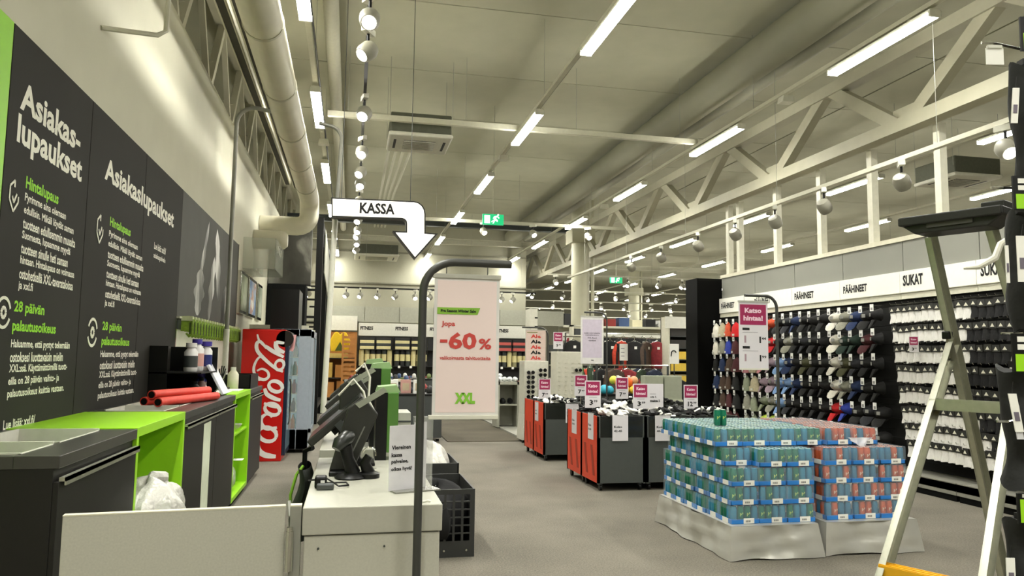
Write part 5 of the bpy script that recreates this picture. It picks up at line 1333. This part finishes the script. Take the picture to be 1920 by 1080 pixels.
stand('left white sunglasses tower fully loaded with dark glasses', 3.03, 13.0, .44, .4, .5, 1.44, 12, 2, True, 0)
stand('right white sunglasses tower, nearly empty, left of the round column', 3.84, 13.8, .52, .4, .5, 1.62, 13, 4, True, 0)
gls = MB()
for s in (-1, 1): gls.lathe([(.0,-.002),(.032,-.002),(.034,0),(.032,.003),(0,.003)], 10, (s*.04, 0, 0), 1)
gls.box(-.012, .012, -.003, .003, .008, .014).box(-.078, -.074, 0, .12, .006, .012).box(.074, .078, 0, .12, .006, .012)
glm = gls.mesh('sunglasses', M('lens_black', '0e0e0f', .15))
for r_ in range(12):
    for c_ in range(2):
        o = link('sunglasses', glm); o.location = (3.14+.22*c_, 12.955, 1.235-.085*r_+.042*c_)
        if o.location.z < .52: bpy.data.objects.remove(o); continue
        tag(o, 'dark sunglasses, %s down the %s column of the loaded white tower' % (ORD[r_], ['left', 'right'][c_]), 'sunglasses', 'sunglasses on the loaded tower')
o = link('sunglasses', glm); o.location = (4.27, 13.76, 1.27); tag(o, 'single pair of dark sunglasses on the nearly empty tower', 'sunglasses')
t = T('slotted_pillar', 'tall white pillar with dark slots right of the fitness bays', 'pillar', (3.62, 15.2, 0)); t.location = (3.58, 14.9, 0)
MB().box(0, .16, 0, .4, 0, 2.5).build('panel', M('stand_white', 'd2d0c0', .4), t)
for k in range(11): MB().box(.1, .163, -.003, 0, .5+.18*k, .53+.18*k).build('slot', black_m, t)
# banners
tube_pole('dark curved pole holding the pink banner with the repeated red and black word', 3.62, 13.6, 2.06, .5, .014, True, -1)
t = T('sale_banner', 'pink banner with the same short word repeated five times in red and black', 'banner', (3.38, 13.58, 1.43)); 
MB().box(-.19, .19, -.002, .002, 0, .58).build('sheet', M('banner_beige', 'd2bdb2', .5), t)
MB().box(-.2, .2, -.006, .006, .575, .59).build('top_bar', M('bar_grey', 'b5b5aa', .4), t); MB().box(-.17, .03, -.004, -.002, .53, .545).build('green_strip', M('strip_olive', '6f7a2c', .5), t)
for k in range(5): write(t, 'Ale', (-.1, -.004, .43-.1*k), U, V, .2, .07, [rdp, ink][k % 2], .05, 1)
for x in (-.1, .1): MB().tube([(x,0,.58),(x,0,.63)], .002, 5).build('hook', dgrey, t)
tube_pole('dark curved pole carrying the lilac banner in front of the round column', 4.22, 12.0, 2.27, .4, .014, True, -1)
t = T('info_banner', 'lilac information banner hanging in front of the round column', 'banner', (3.96, 12.0, 1.41))
MB().box(-.2, .2, -.002, .002, 0, .79).build('sheet', M('banner_white', 'dedcd8', .5), t)
MB().box(-.17, .17, -.0035, -.002, .1, .74).build('lilac_print', M('banner_lilac', 'c9bfcd', .5), t)
for k, (s_, w_, z) in enumerate((('Lisää voit lukaista', .28, .5), ('myymälästämme', .24, .465), ('XXL Reset', .17, .42), ('-tuotteet', .13, .375))): write(t, s_, (-.0, -.005, z), U, V, w_, .024, M('print_dim', '6b6470', .6), .03, 1, center=True)
write(t, 'XXL', (-.02, -.004, .045), U, V, .05, .022, ink, .05, 1)
MB().box(-.205, .205, -.006, .006, .78, .8).build('top_bar', M('bar_grey', 'b5b5aa', .4), t)
for x in (-.1, .1): MB().tube([(x,0,.8),(x,0,.84)], .002, 5).build('hook', dgrey, t)
price_sign('white and magenta price sign above the nearly empty sunglasses tower', 4.0, 14.6, 1.68, .2, .34, '9', '90')
for k, (px0, py0, px1, py1, yy, lab) in enumerate(((1162, 645, 1177, 676, 17, 'small white info sign among the distant clothes, left one'), (1256, 645, 1273, 682, 17, 'white sign with a black curved stroke among the distant clothes'))):
    a, b = PY(px0, py1, yy), PY(px1, py0, yy)
    t = T('info_sign', lab, 'sign', (a.x, yy, a.z))
    MB().box(0, b.x-a.x, 0, .01, 0, b.z-a.z).build('card', paper, t)
    if k: MB().tube([tuple(p) for p in arc((.1,-.01,.26), .06, .2, 2.8, (1,0,0), (0,0,1), 6)]+[(.03,-.01,.18)], .012, 6).build('curved_stroke', ink, t)
    else: 
        for q in range(3): MB().box(.03, .12, -.002, 0, .1+.09*q, .115+.09*q).build('print_line', M('print_grey', '8b888c', .6), t)
    MB().tube([((b.x-a.x)/2,.02,-a.z),((b.x-a.x)/2,.02,.1)], .012, 6).build('stem', dgrey, t)
# grey display cubes left of the sunglasses
for k, (x, y, w_, h_) in enumerate(((3.05, 15.6, .5, .95), (3.1, 17.5, .6, .98))):
    t = T('display_cube', ['open pale grey display cube nearest the sunglasses', 'second pale grey display cube farther back'][k], 'display unit', (x, y, .03)); gm_ = M('cube_grey', 'a5a597', .5)
    MB().box(0, .06, 0, w_, 0, h_).box(w_-.06, w_, 0, w_, 0, h_).box(0, w_, w_-.03, w_, 0, h_).box(0, w_, 0, w_, h_-.06, h_).build('frame', gm_, t)
    MB().box(.06, w_-.06, 0, w_, .45, .48).build('shelf', gm_, t)
    for q in range(4):
        o = bag('plastic_pouch', '%s shiny clear pouch on the %s pale grey display cube' % (ORD[q], ['nearer', 'farther'][k]), 'pouch', (x+.08+.11*q, y+.15, .031+h_), .06, .08, .1, M('pouch', 'd5d8d8', .2, noise=.2), 40+q, 6, .1)
    for q in range(2):
        o = bag('dark_shoe', '%s dark item on the shelf inside the %s display cube' % (ORD[q], ['nearer', 'farther'][k]), 'goods', (x+.15+.16*q, y+.15, .511), .06, .12, .12, black_m, 50+q, 6, .1)
tag(MB().box(0, .5, 0, .3, 0, 1.5).build('grey_board', M('cube_grey', 'a5a597', .5), loc=(3.2, 19.0, .03)), 'plain pale grey board standing behind the display cubes', 'board')
# ball bin
t = T('ball_bin', 'dark wire bin of coloured balls behind the sock bins', 'bin', (4.9, 14.2, 0))
MB().box(0, .95, 0, .7, 0, .76).build('bin_body', dgrey, t); MB().box(-.02, .97, -.02, .72, .76, .8).build('rim', black_m, t)
for k, (c_, nm, x, y, z, r_) in enumerate((('39b4cf','cyan',.1,.15,.88,.1),('39b4cf','blue',.26,.3,.86,.09),('e8661e','orange',.44,.2,1.0,.1),('ef6a1a','bright orange',.62,.25,1.02,.11),('e8c43a','yellow',.52,.12,.88,.09),('d9d64a','lime yellow',.4,.45,1.06,.09),('d8a074','peach',.78,.3,1.06,.09),('e8c43a','amber',.7,.1,.87,.09),('8a9a3a','olive',.85,.2,.9,.09),('d9d0c0','cream',.55,.5,1.06,.08),('c9503a','red',.8,.5,.89,.09))):
    o = MB().lathe([(r_*math.sin(PI*i/8)+1e-4, -r_*math.cos(PI*i/8)) for i in range(9)], 14).build('ball', M('ball_'+nm.replace(' ', '_'), c_, .5), smooth=True, loc=(4.9+x, 14.2+y, z)); tag(o, nm+' ball piled in the dark wire bin', 'ball')
# hanging clothes in the far middle
jc = {'black': '151515', 'dark grey': '2d2e2d', 'dark green': '263a22', 'crimson': '8c2a30', 'scarlet': 'd0452c', 'navy': '20283f', 'grass green': '4f7a1f', 'brown': '4a3a2e'}
jp = {}
def jacket(c, loc, rz, lab, grp):
    if c not in jp:
        t = T('jacket', '', 'jacket', (0,0,0)); m_ = M('jacket_'+c.replace(' ', '_'), jc[c], .75, noise=.25, bump=.4, scale=14)
        MB().prism([(-.22,-.7),(.22,-.7),(.2,-.3),(.21,-.06),(.08,.0),(-.08,.0),(-.21,-.06),(-.2,-.3)], (0,-.05,0), U, V, (0,.1,0)).build('body', m_, t, bev=.02)
        for s in (-1, 1): MB().tube([(s*.19,0,-.07),(s*.27,-.01,-.3),(s*.29,-.04,-.62)], [.06,.055,.04], 8).build('sleeve', m_, t, True)
        MB().tube([(-.18,0,-.05),(0,0,.03),(.18,0,-.05)], .01, 6).tube([(0,0,.03),(0,0,.1)], .006, 6).build('hanger', chrome, t)
        MB().box(.02, .09, -.056, -.05, -.2, -.13).build('price_tag', paper, t)
        jp[c] = t; t.location = loc; t.rotation_euler = (0,0,rz); tag(t, lab, None, grp)
    else: dup(jp[c], loc, rz, lab, grp)
cl = ['black','dark grey','dark green','scarlet','black','navy','black','dark grey','black','brown','dark grey','black','crimson']
for j, (y, z, x0, n) in enumerate(((16.5, 1.25, 5.0, 7), (18.5, 1.95, 5.6, 9), (17.8, 1.0, 5.5, 9), (23, 2.2, 7.0, 12), (22.2, 1.2, 7.2, 12))):
    t = T('clothes_rail', ['low clothes rail nearest behind the ball bin', 'high rail of the double clothes rack in the far middle', 'low rail of the double clothes rack in the far middle', 'upper far clothes rail before the distant wall', 'lower far clothes rail before the distant wall'][j], 'clothes rack', (x0-.3, y, 0))
    L = n*.33+.3
    MB().tube([(0,0,z+.1),(L,0,z+.1)], .015, 8).build('rail', chrome, t); 
    for x in (0, L): MB().box(x-.02, x+.02, -.02, .02, 0, z+.1).build('upright', dgrey, t); MB().box(x-.03, x+.03, -.3, .3, 0, .03).build('foot', dgrey, t)
    for k in range(n):
        c_ = cl[(k*3+j*4) % 13]
        jacket(c_, (x0+.33*k, y+R.uniform(-.05, .05), z), R.uniform(-.9, .9), '%s jacket, %s from the left on the %s' % (c_, ORD[k], ['low rail behind the ball bin', 'high rail of the double rack', 'low rail of the double rack', 'upper far rail', 'lower far rail'][j]), 'jackets on the clothes rails')
for k in range(4): jacket('grass green' if k < 3 else 'dark green', (4.35+.22*k, 15.3, 1.35), 1.2, ORD[k]+' green jacket from the left right of the round column foot', 'green jackets by the column')
t = T('clothes_rail', 'short rail holding the green jackets beside the lilac banner', 'clothes rack', (4.2, 15.3, 0))
MB().tube([(0,0,1.45),(.95,0,1.45)], .015, 8).build('rail', chrome, t)
for x in (0, .95): MB().box(x-.02, x+.02, -.02, .02, 0, 1.45).build('upright', dgrey, t)
# shelf of yellow boxes left of the black end panel
t = T('shelf_unit', 'shelf unit stacked with yellow and dark boxes left of the black end panel', 'shelf unit', (8.0, 18.0, 0))
MB().box(0, .04, 0, .5, 0, 2.6).build('side_panel', steel_w, t); MB().box(1.1, 1.14, 0, .5, 0, 2.6).build('side_panel', steel_w, t); MB().box(0, 1.14, .46, .5, 0, 2.6).build('back_panel', M('shelf_back', '4a4a42', .6), t); MB().box(-.1, 1.3, -.02, 0, 2.3, 2.6).build('header', M('header_white', 'd8d7ca', .5), t)
for k in range(7):
    z = .3+.3*k; MB().box(.04, 1.1, 0, .46, z-.02, z).build('shelf', dgrey, t)
    for q in range(2):
        yel = 2 <= k <= 4
        o = MB().box(0, .45, 0, .3, 0, .2).build('shoe_box', M('box_yellow', 'e3c14a', .6) if yel else M('box_dark', '34322e', .6), bev=.004, loc=(8.08+.5*q, 18.03, z+.001)); tag(o, '%s shoe box, %s on the %s shelf up' % ('yellow' if yel else 'dark', ['left', 'right'][q], ORD[k]), 'box', 'boxes on the yellow shelf unit')
t = T('wall_shelf', 'long pale high shelf with goods in the far right distance', 'shelf', (9.5, 33, 0))
MB().box(0, 7, 0, .8, 2.9, 3.0).box(0, 7, .7, .8, 0, 2.9).build('frame', steel_w, t); MB().box(0, 7, 0, .05, 2.3, 2.7).build('header', M('header_white', 'd8d7ca', .5), t)
for k in range(10): 
    o = MB().box(0, .5, 0, .5, 0, .3+.25*R.random()).build('carton', M('carton_'+sm[k % 6], sm[k % 6], .7), loc=(9.6+.66*k, 33.1, 3.001)); tag(o, ORD[k]+' carton from the left on top of the far pale shelf', 'carton', 'cartons on the far shelf')
    o = link('jar', gm[sm[(k+2) % 6]]); o.scale = (2.4,2.4,2.4); o.location = (9.7+.66*k, 32.9, 1.9); bpy.data.objects.remove(o)
for k in range(3):
    t = T('gondola', ['left', 'middle', 'right'][k]+' of three far dark shelving gondolas across the back of the hall', 'shelving', (7.5+3.6*k, 28, 0))
    MB().box(0, 3, 0, .05, 0, 2.0).build('back_panel', dgrey, t)
    for q in range(4): MB().box(0, 3, -.4, 0, .2+.5*q, .24+.5*q).build('shelf', steel_w, t)
    for q in range(24):
        c_ = sm[R.randrange(6)]; MB().box(.05+.24*(q % 12), .22+.24*(q % 12), -.35, -.05, (.24 if q < 12 else 1.24), (.24 if q < 12 else 1.24)+.2+.2*R.random()).build('stock_box', M('goods_'+c_, c_, .5), t)
t = T('price_shelf', 'white-framed narrow shelf tower among the distant clothes', 'shelf', (5.9, 19.6, 0)); 
MB().box(0, .05, 0, .3, 0, 2.4).box(.45, .5, 0, .3, 0, 2.4).box(0, .5, 0, .3, 2.36, 2.4).build('frame', steel_w, t)
for k in range(5): MB().box(.05, .45, 0, .3, .5+.4*k, .53+.4*k).build('shelf', steel_w, t); MB().box(.08, .42, .02, .28, .53+.4*k, .7+.4*k).build('goods', M('goods_olive', '5a6a34', .6) if k % 2 else dgrey, t)
# ================================================================ STEP LADDER
wv = Vector((-.43, .90, 0)).normalized(); av = Vector((.9, .43, 0)).normalized()
DL = 3.55
top_c = PD(1880, 700, DL); 
A1 = PD(1783, 640, DL+.28)
def foot_for(hinge, px, py, splay):
    """floor point of a stile that starts at hinge and passes through the picture point"""
    d = ray(px, py); best = None
    for k in range(400):
        t_ = .2+k*.006; p = CAM + ray(px, py)*(t_*3/FPX*1.0)
        q = p-hinge
        off = q.dot(wv) - splay*(hinge.z-p.z)
        if best is None or abs(off) < best[0]: best = (abs(off), p)
    p = best[1]; k = hinge.z/(hinge.z-p.z)
    return hinge+(p-hinge)*k
FA = foot_for(A1, 1662, 1040, .07)
C1 = A1-wv*.30
FC = FA-wv*(.30+.10*A1.z)
apex = A1.z
t = T('step_ladder', 'tall aluminium step ladder with a black tool tray standing at the right', 'ladder', (A1.x, A1.y, 0))
O_ = Vector((A1.x, A1.y, 0)); 
def stile(a, b, nm, wd=.075, th=.028, m_=None):
    a, b = a-O_, b-O_; d = (b-a).normalized(); side = wv.cross(d).normalized()
    mb = MB(); mb.ob((a+b)/2, side*wd/2, wv*.003, (b-a)/2)
    for s in (-1, 1): mb.ob((a+b)/2+side*s*(wd/2-.002)-wv*(th/2)*(1 if nm.endswith('n') else 1), side*.002, wv*th/2, (b-a)/2)
    mb.build('stile', m_ or alu, t)
    MB().ob(b+Vector((0,0,.02)), side*wd*.6, wv*.025, Vector((0,0,.02))).build('rubber_foot', black_m, t)
stile(A1, FA, 'far'); stile(C1, FC, 'near')
T1 = PD(1741, 445, (A1-CAM).dot(FW)+.02)
dirB = (A1-T1).normalized(); 
FB = A1+dirB*(A1.z/(-dirB.z)) if dirB.z < 0 else A1
T2 = T1-wv*.28; FB2 = FB-wv*.42
stile(T1, FB, 'far', .085); stile(T2, FB2, 'near', .085)
def lev(z, a, f): return a+(f-a)*((a.z-z)/a.z)
def tread(z, m_, nm='tread', dd=.075, hh=.03):
    p, q = lev(z, A1, FA)-O_, lev(z, C1, FC)-O_
    d = av
    mb = MB(); c = (p+q)/2; mb.ob(c, d*dd/2, wv*(p-q).length/2, Vector((0,0,hh/2)))
    for s in (-.5, 0, .5): mb.ob(c+d*dd*s*.8+Vector((0,0,hh/2+.002)), d*.003, wv*(p-q).length/2, Vector((0,0,.002)))
    mb.build(nm, m_, t)
zr = (CAM+ray(1751, 752)*((A1-CAM).dot(FW)/FPX)).z-.01
tread(zr, alu, 'tread', .06, .05)
zy = (CAM+ray(1720, 1072)*(((lev(.3, A1, FA))-CAM).dot(FW)/FPX)).z
tread(zy-.02, M('ladder_yellow', 'e0a91c', .45), 'yellow_tread', .07, .05)
# hinge plate and spreader
MB().ob(A1-O_+Vector((0,0,-.03)), av*.05, wv*.006, Vector((0,0,.06))).build('hinge_plate', M('hinge_olive', '8b8870', .4, .6), t, bev=.01)
MB().ob(A1-O_+av*-.04+Vector((0,0,.03)), av*.022, wv*.02, Vector((0,0,.02))).build('hinge_cap', black_m, t, bev=.006)
for q in (lev(A1.z*.93, A1, FA),): MB().tube([tuple(q-O_), tuple(q-O_-wv*.012)], .012, 8).build('rivet', chrome, t)
# tray
tc = (T1+T2)/2-O_+Vector((0,0,.045)); dz = (A1-CAM).dot(FW)
e1 = PD(1703, 438, dz)-O_; e2 = e1-wv*.46
mid = (e1+e2)/2; hw = (e1-e2).length/2
tp = MB()
tm_ = M('tray_black', '191a17', .45)
tp.ob(mid+av*.0+Vector((0,0,.03)), av*.10, wv*hw, Vector((0,0,.006)))
for s in (-1, 1): tp.ob(mid+av*.10*s+Vector((0,0,.045)), av*.006, wv*hw, Vector((0,0,.022)))
for s in (-1, 1): tp.ob(mid+wv*hw*s+Vector((0,0,.045)), av*.10, wv*.006, Vector((0,0,.02)))
tp.build('tool_tray', tm_, t, bev=.006)
MB().prism([(-hw,0),(hw,0),(hw*.72,-.05),(-hw*.72,-.05)], tuple(mid-av*.08+Vector((0,0,.03))), tuple(wv), (0,0,1), tuple(av*.16)).build('tray_underside', tm_, t, bev=.006)
MB().ob(mid-wv*hw*.8+Vector((0,0,.075)), av*.07, wv*hw*.22, Vector((0,0,.02))).build('tray_holder', tm_, t, bev=.006)
MB().ob(mid-av*.085+Vector((0,0,.015)), av*.003, wv*hw*.45, Vector((0,0,.012))).build('tray_slot', M('slot_grey', '4a4a44', .5), t)
tag(MB().tube([(0,0,0),(-.04,.01,-.03),(-.06,.02,-.09),(-.12,.05,-.13),(-.17,.08,-.135)], [.01,.014,.016,.012,.005], 8).build('white_hook', white_m, smooth=True, loc=tuple(PD(1893, 445, dz-.55))), 'white curved plastic hook hanging between the ladder tray and black clothes', 'hook')

# ================================================================ CLOTHES RACK AT THE RIGHT EDGE
DR = 1.9
rt = Vector((RT.x, RT.y, 0)).normalized(); fwd = Vector((FW.x, FW.y, 0)).normalized()
base = PD(2010, 540, DR+.1)
t = T('clothes_rack', 'black clothes rack cut off by the right edge of the picture', 'clothes rack', (base.x, base.y, 0))
MB().box(-.03, .03, -.03, .03, 0, 2.5).build('post', black_m, t); MB().box(-.3, .3, -.3, .3, 0, .04).build('foot', black_m, t)
def rhook(px, py, ln, dd=DR):
    p = PD(px, py, dd); q = p+rt*ln
    q2 = Vector((base.x, base.y, q.z+.03))
    MB().tube([tuple(p-Vector((base.x, base.y, 0))-rt*.004+Vector((0,0,.0))), tuple(p+rt*.025-Vector((base.x, base.y, 0))), tuple(q2-Vector((base.x, base.y, 0)))], .0035, 6).build('hook_arm', chrome, t)
    return p
p = rhook(1843, 80, .1); 
o = T('tag_holder', 'empty white tag holder clipped on the top right metal hook', 'tag holder', tuple(PD(1864, 86, DR)))
MB().ob(tuple(-Vector((0,0,.028))), tuple(rt*.023), tuple(fwd*.001), (0,0,.022)).build('white_card', paper, o, bev=.003)
MB().ob((0,0,-.003), tuple(rt*.018), tuple(fwd*.004), (0,0,.004)).build('clip', M('clip_clear', 'c9c9bd', .3), o)
rhook(1861, 352, .1)
def lime_label(px0, py0, px1, py1, lab, gfrac=.5):
    a = PD(px0, py0, DR-.02); W_ = (px1-px0)*DR/FPX; H_ = (py1-py0)*DR/FPX
    o = T('shelf_label', lab, 'label', tuple(a))
    c = rt*(W_/2)-Vector((0,0,H_/2))
    MB().ob(c, rt*W_/2, fwd*.003, Vector((0,0,H_/2))).build('holder', black_m, o)
    MB().ob(c+rt*.003-Vector((0,0,H_*(1-gfrac)/2)), rt*(W_/2-.003), fwd*.0035, Vector((0,0,H_*gfrac/2-.003))).build('green_field', green_m, o)
    for k in range(2): MB().ob(c+rt*.006+Vector((0,0,H_*(.5-(1-gfrac)*(.3+.4*k)))), rt*(W_/2-.006), fwd*.004, Vector((0,0,H_*(1-gfrac)*.14))).build('white_strip', paper, o)
lime_label(1911, 32, 1945, 97, 'black and lime label at the very top right corner', .55)
lime_label(1897, 330, 1940, 394, 'black and lime label beside the ladder tray at the right edge', .5)
lime_label(1896, 625, 1940, 697, 'black and lime label in the middle of the right edge', .5)
lime_label(1906, 925, 1950, 980, 'lime label at the lower right edge', .85)
gb = M('garment_black', '121312', .8, noise=.4, scale=16, bump=.7)
def garment(px0, py0, px1, py1, lab, seed, name='hanging_trousers', dd=DR+.05):
    rr = random.Random(seed); a = PD(px0, py0, dd); W_ = (px1-px0)*dd/FPX; H_ = (py1-py0)*dd/FPX; ph = [rr.uniform(0, 6) for _ in range(4)]
    o = T(name, lab, 'clothes', tuple(a))
    def f(u, v):
        th = 2*PI*u; x = W_/2*(1+math.cos(th)*(.93+.07*math.sin(5*v+ph[0]))+.10*math.sin(7*v+ph[1])*(v)); y = .05*math.sin(th)*(1+.3*math.sin(11*v+ph[2]))
        return tuple(rt*x+fwd*y-Vector((0,0,H_*v+.012*math.sin(3*th+ph[3]))))
    mb = MB().grid(f, 24, 14); n_ = 15
    k0 = len(mb.v)-25*n_
    mb.f.append(tuple(k0+i*n_ for i in range(24))); mb.f.append(tuple(k0+i*n_+14 for i in reversed(range(24))))
    mb.build('cloth', gb, o, True)
    MB().ob(tuple(rt*W_*.5+Vector((0,0,.01))), tuple(rt*W_*.3), tuple(fwd*.012), (0,0,.008)).build('clip_hanger', black_m, o)
    return o
garment(1893, 125, 1990, 410, 'black garment hanging below the topmost label at the right', 1)
garment(1886, 400, 1995, 625, 'black garment between the second and third labels at the right', 2)
garment(1872, 690, 1990, 905, 'bulky black garment hanging below the third label at the right', 3)
garment(1884, 975, 2000, 1180, 'black garment at the bottom right corner', 4)
def swing_tag(px0, py0, px1, py1, lean, lab, m_=None):
    a = PD(px0, py0, DR-.02); W_ = (px1-px0)*DR/FPX; H_ = (py1-py0)*DR/FPX
    o = T('swing_tag', lab, 'tag', tuple(a))
    up_ = Vector((0,0,1))+rt*lean; c = rt*W_/2-up_*H_/2
    MB().ob(c, rt*W_/2, fwd*.0015, up_*H_/2).build('card', m_ or paper, o)
    MB().ob(c-up_*H_*.1-fwd*.002, rt*W_*.3, fwd*.0005, up_*H_*.12).build('print', M('print_dim', '6b6470', .6), o)
    MB().tube([tuple(rt*W_*.5), tuple(rt*W_*.7+Vector((0,0,.03)))], .001, 5).build('string', black_m, o)
swing_tag(1899, 165, 1911, 232, .1, 'tall white swing tag on the topmost black garment')
swing_tag(1905, 442, 1925, 528, 0, 'white swing tag beside the ladder tray on black clothes')
swing_tag(1884, 460, 1890, 530, .0, 'thin white paper strip at the left edge of the clothes')
swing_tag(1890, 738, 1905, 808, -.15, 'white swing tag on the bulky black garment')
swing_tag(1898, 760, 1910, 822, -.1, 'second white tag just behind on the bulky black garment', M('tag_shade', 'cfcfd2', .5))
swing_tag(1886, 1046, 1902, 1100, 0, 'white tag at the bottom right corner')
rhook(1872, 790, .1); rhook(1880, 625, .1)
